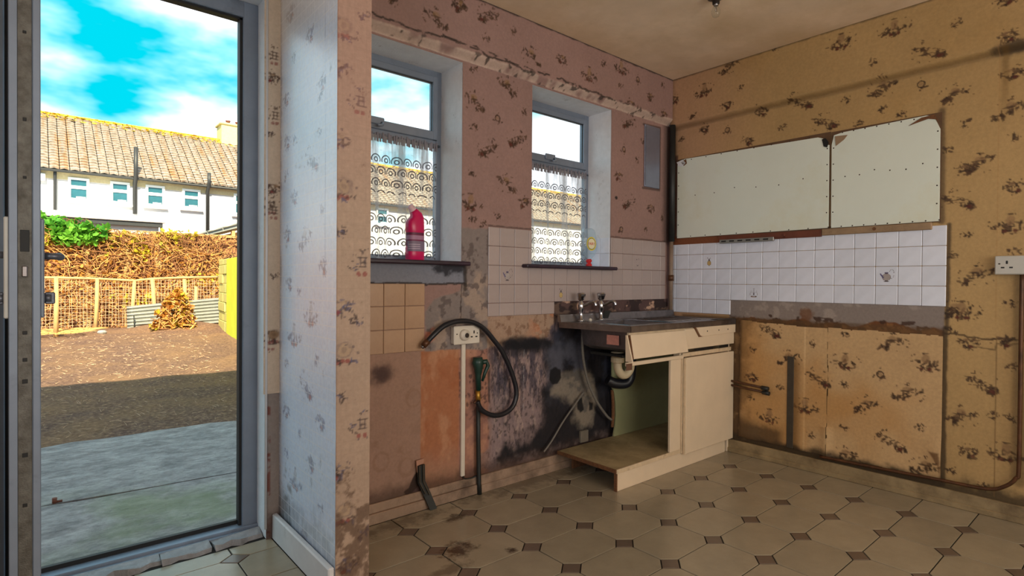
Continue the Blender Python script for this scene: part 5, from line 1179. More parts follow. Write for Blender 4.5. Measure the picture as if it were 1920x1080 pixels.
# ------------------------------------------------------------------ bottles on the sills
def rounded(cx, cy, z, w, d, n=28, p=3.2, tilt=0):
    out = []
    for k in range(n):
        a = 2*math.pi*k/n; ca, sa = math.cos(a), math.sin(a)
        q = (abs(ca)**p+abs(sa)**p)**(-1/p); out.append((cx+w*q*ca*math.cos(tilt), cy+d*q*sa, z+w*q*ca*math.sin(tilt)))
    return out
def loft(rings, cap=True):
    m_ = MB(); n = len(rings[0]); vs = [p for r in rings for p in r]
    fs = [(i*n+k, i*n+(k+1)%n, (i+1)*n+(k+1)%n, (i+1)*n+k) for i in range(len(rings)-1) for k in range(n)]
    m_.add(vs, fs, True)
    if cap: m_.f += [tuple(range(n))[::-1], tuple((len(rings)-1)*n+k for k in range(n))]; m_.sm += [False, False]
    return m_
bx, by, bz = 1.545, 2.615, 1.2905
t = thing('bleach_bottle', (bx, by, bz), 'magenta toilet cleaner bottle with angled neck on the left window sill', 'bottle')
rg = []
for z, w, d, off in ((0, .044, .030, 0), (.004, .049, .034, 0), (.07, .0495, .035, 0), (.072, .047, .0335, 0), (.15, .047, .0335, 0), (.154, .049, .035, 0), (.19, .049, .034, -.001), (.205, .048, .033, -.001)): rg.append(rounded(bx+off, by, bz+z, w, d))
for z, w, d, off, tl in ((.225, .044, .031, 0.003, -.15), (.243, .034, .027, 0.003, -.45), (.256, .024, .022, -.003, -.62), (.268, .019, .018, -.012, -.70)): rg.append(rounded(bx+off, by, bz+z, w, d, tilt=tl*-1))
build('body', loft(rg), M['pink_bottle'], t)
ax = Vector((-0.62, 0, 0.78)); c0 = Vector((bx-.012, by, bz+.268)); q = ax.to_track_quat('Z', 'Y').to_matrix()
m_ = MB(); m_.lathe([(0.020, 0), (0.021, 0.006), (0.017, 0.010), (0.017, 0.028), (0.012, 0.034), (0.0, 0.035)], M=q, c=tuple(c0), n=18); build('cap', m_, M['pink_cap'], t)
def wrap(z0, z1, mat, par=t, grow=0.0008, x=(bx, by), wd=(.047, .0335), a0=None, a1=None, n=28):
    A = rounded(x[0], x[1], z0, wd[0]+grow, wd[1]+grow, n); B = rounded(x[0], x[1], z1, wd[0]+grow, wd[1]+grow, n); m_ = MB()
    ks = [k for k in range(n) if a0 is None or a0 <= 2*math.pi*(k+.5)/n <= a1]
    m_.add(A+B, [(k, (k+1) % n, n+(k+1) % n, n+k) for k in ks], True); return m_
lb = build('label_band', wrap(bz+.078, bz+.150, 0), simple('label_plum', (120, 30, 76), 0.5), t)
build('label_stripe', wrap(bz+.112, bz+.134, 0, grow=.0012), simple('label_mauve', (166, 120, 152), 0.5), lb)
build('label_stripe', wrap(bz+.140, bz+.146, 0, grow=.0012), simple('label_dark', (84, 22, 58), 0.5), lb)
build('label_panel', wrap(bz+.050, bz+.104, 0, grow=.0028, a0=math.pi*1.08, a1=math.pi*1.78), simple('label_grey', (128, 110, 134), 0.5), lb)
for k in range(3): build('text_line', wrap(bz+.062+k*.011, bz+.066+k*.011, 0, grow=.0033, a0=math.pi*1.15, a1=math.pi*1.6), simple('label_text_%d' % k, (186, 168, 188), 0.5), lb)

bx, by, bz = 2.945, 2.63, 1.2905
t = thing('washing_up_bottle', (bx, by, bz), 'clear washing-up liquid bottle upside down on its red cap', 'bottle')
rg = []
for z, w, d, off in ((.052, .014, .012, 0), (.060, .020, .015, 0), (.085, .048, .026, .004), (.115, .066, .030, .006), (.15, .072, .031, .004), (.20, .068, .030, -.002), (.245, .058, .027, -.006), (.262, .050, .024, -.008), (.268, .036, .018, -.008)): rg.append(rounded(bx+off, by, bz+z, w, d, p=2.4))
build('body', loft(rg), M['clear'], t)
m_ = MB(); m_.lathe([(0.021, 0), (0.021, 0.022), (0.014, 0.026), (0.014, 0.032), (0.020, 0.036), (0.022, 0.048), (0.015, 0.056), (0.0, 0.056)], c=(bx, by, bz), n=18); build('cap', m_, M['red_plastic'], t)
lx, lz = bx-.012, bz+.160; Rx = Matrix.Rotation(math.pi/2, 3, 'X')
for k, (r_, cl, y_) in enumerate(((0.048, (226, 200, 60), .0325), (0.040, (60, 110, 60), .0331), (0.036, (236, 226, 190), .0337))):
    m_ = MB(); m_.lathe([(r_, 0), (r_, .0006), (0, .0006)], M=Rx, c=(lx, by-y_, lz), n=28, smooth=False)
    if k == 0: lab = build('label', m_, simple('label_yellow', cl, .45), t)
    else: build('label_ring', m_, simple('label_ring_%d' % k, cl, .45), lab)
tx = bpy.data.curves.new('lettering', 'FONT'); tx.body = 'FAIRY'; tx.size = 0.026; tx.align_x = 'CENTER'; tx.align_y = 'CENTER'; tx.extrude = 0.0003; tx.materials.append(M['red_plastic'])
tmp = bpy.data.objects.new('lettering_curve', tx); COL.objects.link(tmp); bpy.context.view_layer.update()
lm = bpy.data.meshes.new_from_object(tmp.evaluated_get(bpy.context.evaluated_depsgraph_get())); bpy.data.objects.remove(tmp); bpy.data.curves.remove(tx); lm.name = 'lettering'
to = bpy.data.objects.new('lettering', lm); COL.objects.link(to); to.parent = lab; to.location = Vector((lx, by-.0348, lz))-pworld(lab); to.rotation_euler = (math.pi/2, 0, 0)

# frame of the unseen rear opening, added for the rear fill lamp
f = MB()
for a, b, c, d in ((0.0, 0.06, .6, 2.3), (3.14, 3.2, .6, 2.3), (1.57, 1.63, .6, 2.3)): f.cbox(a, b, -2.5, -2.44, c, d, .004)
f.cbox(0, 3.2, -2.5, -2.44, .6, .66, .004); f.cbox(0, 3.2, -2.5, -2.44, 2.24, 2.3, .004); struct(build('added_rear_window', f, M['alu']))

# ------------------------------------------------------------------ the yard
def gz(x, y): return -0.10+0.12*max(0, min(1, (y-9.0)/6.0))
# patio of two concrete slabs with an open joint
def slab_mat():
    g = NG('weathered_concrete'); geo = g.n('ShaderNodeNewGeometry'); pos = geo.outputs['Position']
    mp_ = g.n('ShaderNodeMapping'); g.l(pos, mp_.inputs['Vector']); mp_.inputs['Scale'].default_value = (1.3, 2.2, 1); mp_.inputs['Rotation'].default_value = (0, 0, 0.12)
    f = g.noise(4.5, 10, 0.78, vec=mp_.outputs[0]); f2 = g.noise(26, 6, 0.75, vec=pos); f3 = g.noise(1.5, 5, 0.6, vec=pos)
    c = g.ramp(f, [(0.30, lin(92, 86, 88)), (0.5, lin(138, 132, 132)), (0.70, lin(176, 170, 168))])
    sp = g.n('ShaderNodeSeparateXYZ'); g.l(pos, sp.inputs[0])
    near = g.ramp(sp.outputs[1], [(0.0, 0), (1.0, 0)])
    m1 = g.math('MULTIPLY', g.ramp(f3, [(0.44, 0.0), (0.62, 0.55)]), g.math('SUBTRACT', 1.0, g.math('SMOOTH_MIN', g.math('MAXIMUM', g.math('MULTIPLY', g.math('SUBTRACT', sp.outputs[1], 3.9), 2.0), 0.0), 1.0, 0.1)))
    c = g.mix(m1, c, lin(112, 122, 84))
    c = g.mix(g.ramp(f2, [(0.56, 0.0), (0.7, 0.55)]), c, lin(92, 88, 86))
    g.bsdf(c, 0.9, 0, 0.2, bump=g.noise(30, 8, 0.7, vec=pos), bstr=0.7, bdist=0.01); return g.m
M['slab'] = slab_mat()
def slab(x0, x1, y0f, y1f, jag):
    n = 46; r = random.Random(int(jag*1000)+3); pts = []
    for i in range(n+1):
        x = x0+(x1-x0)*i/n; pts.append((x, y0f(x)+r.uniform(-.008, .008)))
    for i in range(n, -1, -1):
        x = x0+(x1-x0)*i/n; pts.append((x, y1f(x)+r.uniform(-jag, jag)))
    m_ = MB(); m_.prism(pts, -0.22, -0.10, lambda u, v, d: (u, v, d)); return m_
patio = thing('patio', (0.5, 4, -0.1), kind='structure')
jt = lambda x: 4.10-0.085*x
build('concrete_slab', slab(-3.5, 5.5, lambda x: YO+0.002, lambda x: jt(x)-0.012, 0.012), M['slab'], patio)
build('concrete_slab', slab(-3.5, 5.5, lambda x: jt(x)+0.012, lambda x: 5.52+0.04*math.sin(x*1.7)-0.02*x, 0.045), M['slab'], patio)
m_ = MB(); m_.tube([(0.085, jt(0.08)+.02, -0.11), (0.085, jt(.08)+.02, -0.07)], .012, 8); m_.tube([(0.085, jt(0.08)+.02, -0.094), (0.12, jt(.08)+.02, -0.094)], .007, 8); tag(build('rusty_stub', m_, M['timber_red']), 'tiny rusty stub standing in the patio joint', 'stub')

def soil_mat():
    g = NG('dry_soil'); geo = g.n('ShaderNodeNewGeometry'); pos = geo.outputs['Position']
    f = g.noise(1.3, 6, 0.65, vec=pos); f2 = g.noise(26, 6, 0.7, vec=pos)
    c = g.ramp(f2, [(0.3, lin(76, 54, 48)), (0.52, lin(120, 94, 84)), (0.7, lin(176, 140, 112))])
    c = g.mix(g.ramp(f, [(0.4, 0.0), (0.65, 0.35)]), c, lin(176, 136, 96))
    g.bsdf(c, 0.95, 0, 0.1, bump=f2, bstr=1.0, bdist=0.04); return g.m
M['soil'] = soil_mat()
nx, ny = 150, 190; xs = np.linspace(-7, 13, nx); ys = 5.2+(np.linspace(0, 1, ny)**1.5)*13.0
XX, YY = np.meshgrid(xs, ys); Xf, Yf = XX.ravel(), YY.ravel()
Z = -0.10+0.12*np.clip((Yf-9)/6, 0, 1)+0.05*(fbm(Xf+20, Yf, 2.2, 101, 5, .65)-.5)-0.012-0.03*np.exp(-(Yf-5.3)/0.5)
Z += 0.20*np.exp(-((Xf-2.6)/0.9)**2-((Yf-15.4)/0.6)**2)+0.10*np.exp(-((Xf-0.2)/0.9)**2-((Yf-15.5)/0.5)**2)
idx = np.arange(nx*ny).reshape(ny, nx); q = np.stack([idx[:-1, :-1], idx[:-1, 1:], idx[1:, 1:], idx[1:, :-1]], -1).reshape(-1, 4)
me = bpy.data.meshes.new('ground'); me.from_pydata(np.stack([Xf, Yf, Z], 1).tolist(), [], q.tolist()); me.polygons.foreach_set('use_smooth', [True]*len(q))
struct(new_obj('ground', me, None, [M['soil']]))
m_ = MB(); m_.box(-60, 90, 18.2, 90, -0.4, 0.0); m_.box(-60, -7, -8, 18.2, -0.4, -0.12); m_.box(13, 90, -8, 18.2, -0.4, -0.12); struct(build('ground', m_, M['soil']))
def ground_z(x, y):
    return -0.10+0.12*max(0, min(1, (y-9)/6))
# straw and twigs lying about
def sticks(n, xr, yr, lr, rad, seed, zoff=0.0):
    r = random.Random(seed); m_ = MB()
    for _ in range(n):
        t = r.random(); y = yr[0]+(yr[1]-yr[0])*t; x = r.uniform(xr[0], xr[1])*(0.5+0.5*t); l = r.uniform(*lr); a = r.uniform(0, 3.14); z = ground_z(x, y)+zoff
        dx, dy = l*math.cos(a), l*math.sin(a); nx_, ny_ = -math.sin(a)*rad, math.cos(a)*rad; h = r.uniform(0, 0.03)
        m_.add([(x-nx_, y-ny_, z), (x+nx_, y+ny_, z), (x+dx, y+dy, z+h), (x, y, z+rad*2)], [(0,1,2),(0,2,3),(1,3,2)])
    return m_
M['straw'] = simple('pale_straw', (176, 144, 118), 0.8, var=0.3, scale=3, bump=0)
M['vine_dry'] = simple('dried_vine', (200, 146, 86), 0.85, var=0.4, scale=2.2, bump=0)
M['vine_dark'] = simple('old_vine_stem', (122, 80, 48), 0.85, var=0.3, scale=3, bump=0)
o = build('straw_litter', sticks(1000, (-1.5, 3.0), (5.6, 14.4), (.03, .09), .0035, 11), M['straw'], recalc=False); o['kind'] = 'stuff'; tag(o, 'bits of straw strewn over the bare soil of the yard', 'straw')

# ---- back garden wall with piers, block by block joints in relief
M['block'] = simple('brown_blockwork', (150, 104, 72), 0.9, var=0.22, scale=3, bump=0.6, dirt=(98, 66, 48), dirt_amt=0.42)
M['pier'] = simple('pale_blockwork_pier', (178, 140, 98), 0.9, var=0.15, scale=4, bump=0.5)
GW = 16.6
gw = thing('garden_wall', (1.5, GW, 0), kind='structure')
m_ = MB(); m_.box(-7.5, 4.4, GW+.03, GW+.2, -0.2, 2.30); build('core', m_, M['block'], gw)
bl = {}
for j in range(11):
    for i in range(-17, 10):
        x0 = i*0.44+(0.22 if j % 2 else 0); z0 = -0.1+j*0.22
        if x0 < -7.4 or x0+.44 > 4.4: continue
        if 'b' not in bl:
            k = MB(); k.cbox(-.213, .213, -.10, 0.06, 0.006, .214, .008); mm = bpy.data.meshes.new('block'); mm.from_pydata(k.v, [], k.f); mm.materials.append(M['block']); bl['b'] = mm
        o = bpy.data.objects.new('block', bl['b']); COL.objects.link(o); o.parent = gw; o.location = Vector((x0+.22, GW+.04+random.uniform(-.008, .008), z0))-gw.location
for x, z1 in ((1.72, 2.36), (0.93, 2.24), (2.36, 2.2), (3.03, 1.85), (-0.3, 2.3), (-1.3, 2.3)):
    build('pier', MB().cbox(x-.075, x+.075, GW-.16, GW+.0, -.1, z1, .01), M['pier'], gw)
build('coping', MB().cbox(2.2, 4.4, GW-.10, GW+.24, 2.318, 2.39, .01), M['pier'], gw)

# ---- dried climbing stems over the wall
def stems(n, xr, zr, y, seed, rad=(.006, .013), steps=9, segl=0.14):
    r = random.Random(seed); m_ = MB()
    for _ in range(n):
        x = r.uniform(*xr); z = r.uniform(*zr); a = r.uniform(0.2, 2.9); P = []; yy = y-r.uniform(0.0, .16)
        for k in range(steps):
            P.append((x, yy+r.uniform(-.03, .03), z)); a += r.uniform(-.75, .75); x += math.cos(a)*segl; z += math.sin(a)*segl*0.8
            if z > zr[1]+.15: a = -abs(a)*.6
            z = max(-0.02, min(zr[1]+.12, z))
        w = r.uniform(*rad); m_.tube(P, [w*(1-.6*k/steps) for k in range(steps)], 4, cap=False)
    return m_
dv = thing('dried_climber', (1.5, GW-.1, 0), 'mass of dried brown climber stems covering the back garden wall', 'climber')
for nm, n, seed, mt, rd in (('pale_stems', 520, 21, 'vine_dry', (.005, .012)), ('dark_stems', 260, 22, 'vine_dark', (.008, .017))):
    o = build(nm, stems(n, (-1.2, 3.9), (0.0, 2.25), GW-.14, seed, rd), M[mt], dv, recalc=False); o['kind'] = 'stuff'
def leaves(n, boxes, size, seed, jitter=0.3):
    r = random.Random(seed); m_ = MB()
    for _ in range(n):
        (x0, x1, y0, y1, z0, z1) = boxes[r.randrange(len(boxes))]
        u, v, w = [(r.random()+r.random())/2 for _ in range(3)]
        c = Vector((x0+(x1-x0)*r.random(), y0+(y1-y0)*v, z0+(z1-z0)*w)); s = size*r.uniform(.6, 1.3)
        E_ = Euler((r.uniform(-1.1, 1.1)+.6, r.uniform(-.7, .7), r.uniform(0, 6.28))).to_matrix()
        pts = [(0, -.5, 0), (.42, -.25, .06), (.36, .22, .04), (0, .62, -.04), (-.36, .22, .04), (-.42, -.25, .06)]
        m_.add([tuple(c+E_ @ (Vector(p)*s)) for p in pts], [(0,1,2,3),(0,3,4,5)])
    return m_
def leaf_mat(name, a, b):
    g = NG(name); f = g.noise(2.6, 3, 0.5); c = g.ramp(f, [(0.3, lin(*a)), (0.7, lin(*b))]); bs = g.bsdf(c, 0.5, 0, 0.3)
    tl = g.n('ShaderNodeBsdfTranslucent'); g.l(c, tl.inputs['Color']); mx = g.n('ShaderNodeMixShader'); mx.inputs[0].default_value = 0.35
    g.l(bs.outputs[0], mx.inputs[1]); g.l(tl.outputs[0], mx.inputs[2]); g.l(mx.outputs[0], g.out.inputs[0]); return g.m
M['leaf'] = leaf_mat('green_leaf', (56, 130, 40), (128, 186, 66)); M['leaf_yellow'] = leaf_mat('yellowing_leaf', (150, 152, 40), (216, 190, 60)); M['leaf_dry'] = leaf_mat('dead_leaf', (172, 108, 42), (214, 160, 84))
o = build('dead_leaves', leaves(900, [(-1.0, 3.8, GW-.36, GW-.12, 0.05, 2.2)], .085, 31), M['leaf_dry'], dv, recalc=False); o['kind'] = 'stuff'
o = build('yellow_leaves', leaves(330, [(1.2, 2.1, GW-.34, GW-.1, 1.75, 2.45), (1.75, 2.15, GW-.34, GW-.1, 1.5, 2.2), (2.3, 2.9, GW-.34, GW-.1, 1.75, 2.4), (2.9, 3.7, GW-.34, GW-.12, .9, 1.5), (.1, .3, GW-.34, GW-.1, 1.9, 2.2), (1.3, 2.2, GW-.9, GW-.6, .5, .9), (2.4, 3.2, GW-.34, GW-.1, 2.2, 2.46)], .10, 32), M['leaf_yellow'], dv, recalc=False); o['kind'] = 'stuff'
iv = thing('ivy_bush', (0.6, GW, 2.2), 'green ivy spilling over the top of the back garden wall', 'ivy')
o = build('leaves', leaves(1500, [(-1.5, 0.5, GW-.4, GW+.3, 2.12, 2.68), (.2, 1.0, GW-.4, GW+.25, 2.12, 2.60), (.8, 1.35, GW-.4, GW+.15, 2.1, 2.46), (.3, 1.1, GW-.42, GW-.1, 1.95, 2.35)], .14, 33), M['leaf'], iv, recalc=False); o['kind'] = 'stuff'
o = build('stems', stems(40, (-1.2, 1.1), (2.1, 2.45), GW-.05, 34, (.006, .010), 6, .12), M['vine_dark'], iv, recalc=False); o['kind'] = 'stuff'

# ---- wire mesh fence on leaning posts
M['post'] = simple('weathered_post', (188, 150, 104), 0.85, var=0.2, scale=5, bump=0.4)
M['wire'] = simple('rusty_mesh_wire', (206, 170, 140), 0.6, var=0.2, scale=4, bump=0)
FY = 15.75
wf = thing('wire_fence', (1.5, FY, 0), 'low wire mesh fence on leaning wooden posts in front of the climber', 'fence')
for x0, x1, z1, y in ((0.32, 0.33, 1.22, 14.6), (1.03, 1.07, 1.20, FY-.1), (1.70, 1.78, 1.16, FY), (2.20, 2.13, 1.20, FY), (2.85, 2.80, 1.20, FY), (3.02, 3.06, 1.02, FY), (-.5, -.5, 1.2, FY)):
    m_ = MB(); m_.tube([(x0, y, -.15), ((x0+x1)/2+.01, y, z1/2), (x1, y, z1)], [.048, .044, .04], 6); build('post', m_, M['post'], wf)
m_ = MB(); m_.tube([(-.6, FY, 1.2), (.33, 15.3, 1.205), (1.07, FY-.05, 1.19), (1.78, FY, 1.15), (2.13, FY, 1.20), (2.80, FY, 1.235), (3.55, FY, 1.26)], .032, 6); build('top_rail', m_, M['post'], wf)
m_ = MB(); r = random.Random(3)
for i in range(64):
    x = -.6+i*.065; m_.tube([(x, FY-.02, .1), (x+r.uniform(-.02, .02), FY-.02, .65), (x+r.uniform(-.02, .02), FY-.02, 1.18)], .0045, 3, cap=False)
for j in range(15):
    z = .15+j*.072; m_.tube([(-.6+k*.42, FY-.02, z+r.uniform(-.02, .02)) for k in range(11)], .0045, 3, cap=False)
o = build('mesh_wires', m_, M['wire'], wf, recalc=False); o['kind'] = 'stuff'

# ---- corrugated sheets leaning on the fence
M['zinc'] = simple('galvanised_sheet', (146, 148, 144), 0.45, 0.35, var=0.1, scale=3, bump=0.1)
def corrug(name, x0, x1, zl0, zl1, zr0, zr1, y, waves, label):
    n = waves*8; m = 8; m_ = MB(); vs = []
    for j in range(n+1):
        v = j/n; d = .028*math.cos(2*math.pi*v*waves)
        for i in range(m+1):
            u = i/m; zb = zl0+(zr0-zl0)*u; zt = zl1+(zr1-zl1)*u; vs.append((x0+(x1-x0)*u, y+d+.16*v, zb+(zt-zb)*v))
    m_.add(vs, [(j*(m+1)+i, j*(m+1)+i+1, (j+1)*(m+1)+i+1, (j+1)*(m+1)+i) for j in range(n) for i in range(m)], True)
    o = build(name, m_, M['zinc'], recalc=False); s_ = o.modifiers.new('thick', 'SOLIDIFY'); s_.thickness = .003; tag(o, label, 'sheet'); return o
cs = corrug('corrugated_sheet', 1.60, 2.62, 0.03, 0.56, 0.07, 0.66, 15.35, 7, 'corrugated metal sheet with a dark rod, left of the dead branch heap')
m_ = MB(); m_.tube([(1.72, 15.30, .36), (1.725, 15.28, .08), (1.95, 15.28, .07)], .012, 6); build('dark_rod', m_, M['black'], cs)
corrug('corrugated_sheet', 2.70, 3.62, 0.05, 0.66, 0.09, 0.74, 15.45, 8, 'corrugated metal sheet between the dead branch heap and the yellow wall')
# heap of cut vines
hp_ = thing('branch_heap', (2.42, 14.8, 0), 'heap of dried cut branches and leaves lying before the corrugated sheets', 'heap')
r = random.Random(41); m_ = MB(); m2 = MB()
for k in range(460):
    t = r.random(); a = r.uniform(0, 6.28); rad = .46*(1-t**2.2)*r.random()**.5; c = Vector((2.42+.10*t+rad*math.cos(a), 14.85+.55*rad*math.sin(a), .0+.92*t))
    d = Vector((r.uniform(-.7, .7), r.uniform(-.5, .5), r.uniform(-.6, .7))).normalized()*r.uniform(.12, .30); mid = c+Vector((r.uniform(-.05, .05), 0, r.uniform(0, .06)))
    (m_ if r.random() < .7 else m2).tube([c-d*.5, mid, c+d*.5], r.uniform(.007, .018), 4, cap=False)
o = build('pale_branches', m_, M['vine_dry'], hp_, recalc=False); o['kind'] = 'stuff'; o = build('dark_branches', m2, M['vine_dark'], hp_, recalc=False); o['kind'] = 'stuff'
def heap_leaves(n, seed, mat, nm, sz):
    r = random.Random(seed); bx_ = []
    for _ in range(60):
        t = r.random(); w = .42*(1-t**2.2); a = r.uniform(-w, w); bx_.append((2.42+.1*t+a-.06, 2.42+.1*t+a+.06, 14.62, 14.95, .9*t, .9*t+.1))
    o = build(nm, leaves(n, bx_, sz, seed), M[mat], hp_, recalc=False); o['kind'] = 'stuff'
heap_leaves(420, 42, 'leaf_dry', 'dead_leaves', .10); heap_leaves(110, 43, 'leaf_yellow', 'yellow_leaves', .09)
o = build('tangled_twigs', sticks(260, (-.8, 1.2), (14.2, 15.4), (.1, .4), .008, 44, .08), M['vine_dry'], recalc=False); o['kind'] = 'stuff'; tag(o, 'tangle of twigs at the foot of the wire fence', 'twigs')
m_ = MB(); m_.lathe([(0, 0), (.06, .0), (.075, .03), (.055, .07), (0, .08)], c=(1.10, 14.9, ground_z(1.1, 14.9)-.01), n=9, sx=1.2, smooth=False); tag(build('pale_stone', m_, M['concrete']), 'pale stone on the soil near the second fence post', 'stone')

# ---- rendered side wall, lime coloured, bare blocks at its end
M['lime'] = simple('lime_yellow_render', (214, 222, 56), 0.85, var=0.06, scale=3, bump=0.3, dirt=(232, 210, 50), dirt_amt=0.4)
M['lime_block'] = simple('pale_lime_blocks', (206, 196, 116), 0.9, var=0.12, scale=5, bump=0.5)
sw = thing('side_wall', (3.3, 13, 0), kind='structure')
def side(y): return 3.42-(15.0-y)*0.104
def quad_wall(y0, y1, z0, z1, mat, name, th=.2, off=0.0):
    m_ = MB(); a, b = side(y0)+off, side(y1)+off
    vs = [(a, y0, z0), (b, y1, z0), (b+th, y1, z0), (a+th, y0, z0), (a, y0, z1), (b, y1, z1), (b+th, y1, z1), (a+th, y0, z1)]
    m_.add(vs, [(0,3,2,1),(4,5,6,7),(0,1,5,4),(1,2,6,5),(2,3,7,6),(3,0,4,7)]); return build(name, m_, M[mat], sw, bevel=.01)
quad_wall(6.0, 13.82, -.25, 1.66, 'lime', 'rendered_face')
zz = 0.0; k = 0
while zz < 1.60:
    h = min(.22, 1.68-zz)
    spl = 14.5 if k % 2 else 14.15
    quad_wall(13.83, spl-.01, zz+.005-(.2 if k == 0 else 0), zz+h-.005, 'lime_block', 'block', off=.012+.006*(k % 3)); quad_wall(spl, 15.2, zz+.005-(.2 if k == 0 else 0), zz+h-.005, 'lime_block', 'block', off=.008*((k+1) % 3)); zz += .22; k += 1
# ---- neighbour's shed with a sheet roof
M['shed'] = simple('ochre_shed_wall', (214, 160, 92), 0.85, var=0.12, scale=3); M['shed_dark'] = simple('dark_green_box', (44, 66, 44), 0.6)
sd_ = thing('garden_shed', (4.8, 19.5, 0), 'ochre shed with a pale sheet roof behind the lime yellow wall', 'shed')
m_ = MB(); m_.prism([(3.75, -.1), (6.6, -.1), (6.6, 3.2), (4.95, 2.72), (3.75, 2.38)], 19.1, 21.5, lambda u, v, d: (u, d, v)); build('wall', m_, M['shed'], sd_)
m_ = MB(); m_.prism([(3.45, 2.36), (3.47, 2.44), (4.95, 2.98), (6.7, 3.56), (6.7, 3.44)], 18.85, 21.7, lambda u, v, d: (u, d, v)); build('roof', m_, M['zinc'], sd_)
for k in range(7):
    m_ = MB(); a = 3.55+k*.42; m_.tube([(a, 18.82, 2.47+(a-3.5)*.36), (a+.4, 18.82, 2.47+(a-3.1)*.36)], .035, 6); build('verge_tile', m_, M['zinc'], sd_)
m_ = MB(); m_.prism([(3.5, 2.30), (3.5, 2.40), (4.95, 2.92), (4.95, 2.78)], 18.98, 19.08, lambda u, v, d: (u, d, v)); build('fascia', m_, M['post'], sd_)
build('post', MB().cbox(4.66, 4.76, 18.9, 19.05, 0, 2.72, .006), M['post'], sd_)
tag(build('boarded_fence', MB().cbox(4.45, 4.95, 18.2, 18.55, 0, 2.30, .02).cbox(4.47, 4.55, 18.17, 18.22, 0, 2.28, .006).cbox(4.68, 4.74, 18.17, 18.22, 0, 2.28, .006), M['shed_dark']), 'dark green boarded fence bay just above the lime wall', 'fence')
cl = thing('small_climber', (4.15, 18, 1.7), 'small bushy green climber at the end of the lime wall', 'climber')
o = build('leaves', leaves(170, [(3.98, 4.32, 17.6, 18.0, 1.75, 2.45), (3.95, 4.2, 17.6, 17.9, 1.4, 1.8)], .12, 51), M['leaf'], cl, recalc=False); o['kind'] = 'stuff'
m_ = MB(); m_.tube([(4.15, 17.95, 0), (4.12, 17.9, 1.2), (4.16, 17.85, 2.3)], .02, 6); build('stem', m_, M['vine_dark'], cl)

# ------------------------------------------------------------------ the terrace across the gardens
FYD = 27.0; EZ = 5.24; RY, RZ = 31.0, 8.15
M['white_render'] = simple('white_painted_render', (196, 194, 200), 0.85, var=0.04, scale=1.5, bump=0.3)
M['cream_render'] = simple('cream_band', (206, 190, 150), 0.85, var=0.1)
M['gutter'] = simple('dark_gutter', (44, 46, 50), 0.5); M['upvc'] = simple('white_window_frame', (235, 235, 236), 0.4, var=0.02, bump=0)
M['ridge'] = simple('yellow_mossy_ridge', (222, 186, 52), 0.9, var=0.25, scale=2, dirt=(176, 132, 40))
M['chimney'] = simple('cream_chimney', (214, 200, 140), 0.85)
M['far_pane'] = simple('dark_window_pane', (40, 92, 108), 0.08, var=0.3, scale=1.5, bump=0)
def roof_mat():
    g = NG('mossy_roof_tile'); geo = g.n('ShaderNodeNewGeometry'); pos = geo.outputs['Position']
    f = g.noise(0.5, 5, 0.6, vec=pos); mpn = g.n('ShaderNodeMapping'); g.l(pos, mpn.inputs[0]); mpn.inputs['Scale'].default_value = (3.5, .3, .3)
    f2 = g.noise(1.3, 4, .6, vec=mpn.outputs[0]); f3 = g.noise(7, 3, .6, vec=pos)
    c = g.ramp(f3, [(0.3, lin(136, 122, 112)), (0.7, lin(188, 176, 166))])
    c = g.mix(g.ramp(f2, [(0.52, 0.0), (0.72, 0.65)]), c, lin(160, 112, 50)); g.bsdf(c, 0.85, 0, 0.2); return g.m
M['roof'] = roof_mat()
th_ = thing('terraced_house', (5, FYD, 0), 'white rendered terrace with a mossy tiled roof beyond the gardens', 'house')
HX0, HX1 = -8.0, 40.0
m_ = MB(); m_.box(HX0, HX1, FYD, FYD+8, -0.3, EZ+.05); build('wall', m_, M['white_render'], th_)
m_ = MB(); m_.box(HX0, HX1, FYD-.03, FYD, EZ-.32, EZ-.02); build('eaves_band', m_, M['cream_render'], th_)
m_ = MB(); m_.prism([(FYD-.25, EZ-.06), (RY, RZ-.10), (RY+4.2, EZ-.06)], HX0, HX1, lambda u, v, d: (d, u, v)); build('roof', m_, M['gutter'], th_)
rows, tw = 21, 0.30; L = math.hypot(RY-FYD+.3, RZ-EZ); sl = Vector((0, RY-FYD+.3, RZ-EZ)).normalized(); nrm = Vector((0, -sl.z, sl.y)); base = Vector((0, FYD-.3, EZ-.02))
m_ = MB()
for j in range(rows):
    for i in range(int((HX1-HX0)/tw)):
        x0 = HX0+i*tw+(0.0 if j % 2 == 0 else 0.0); c = base+sl*(j*L/rows)+nrm*(.03+random.uniform(0, .008)); tl = sl*(L/rows*1.10)
        lift = nrm*.075; prof = ((0.012, .0), (.075, .030), (.15, .042), (.225, .030), (.288, .0)); vs = []
        for (dx, dz) in prof:
            vs.append(tuple(c+lift+Vector((x0+dx, 0, 0))+nrm*dz)); vs.append(tuple(c+tl+Vector((x0+dx, 0, 0))+nrm*dz*.6))
        vs += [tuple(Vector(vs[2*k])-nrm*.085) for k in (0, 2, 4)]
        m_.add(vs, [(2*k, 2*k+2, 2*k+3, 2*k+1) for k in range(4)]+[(10, 11, 4, 2, 0), (11, 12, 8, 6, 4)])
o = build('roof_tiles', m_, M['roof'], th_, recalc=False); o['kind'] = 'stuff'
m_ = MB()
rd = random.Random(9)
for i in range(int((HX1-HX0)/.45)):
    x0 = HX0+i*.45; m_.tube([(x0, RY, RZ+.0), (x0+.44, RY, RZ+.0+rd.uniform(-.01, .015))], .13, 8)
o = build('ridge_tiles', m_, M['ridge'], th_, recalc=False); o['kind'] = 'stuff'
m_ = MB()
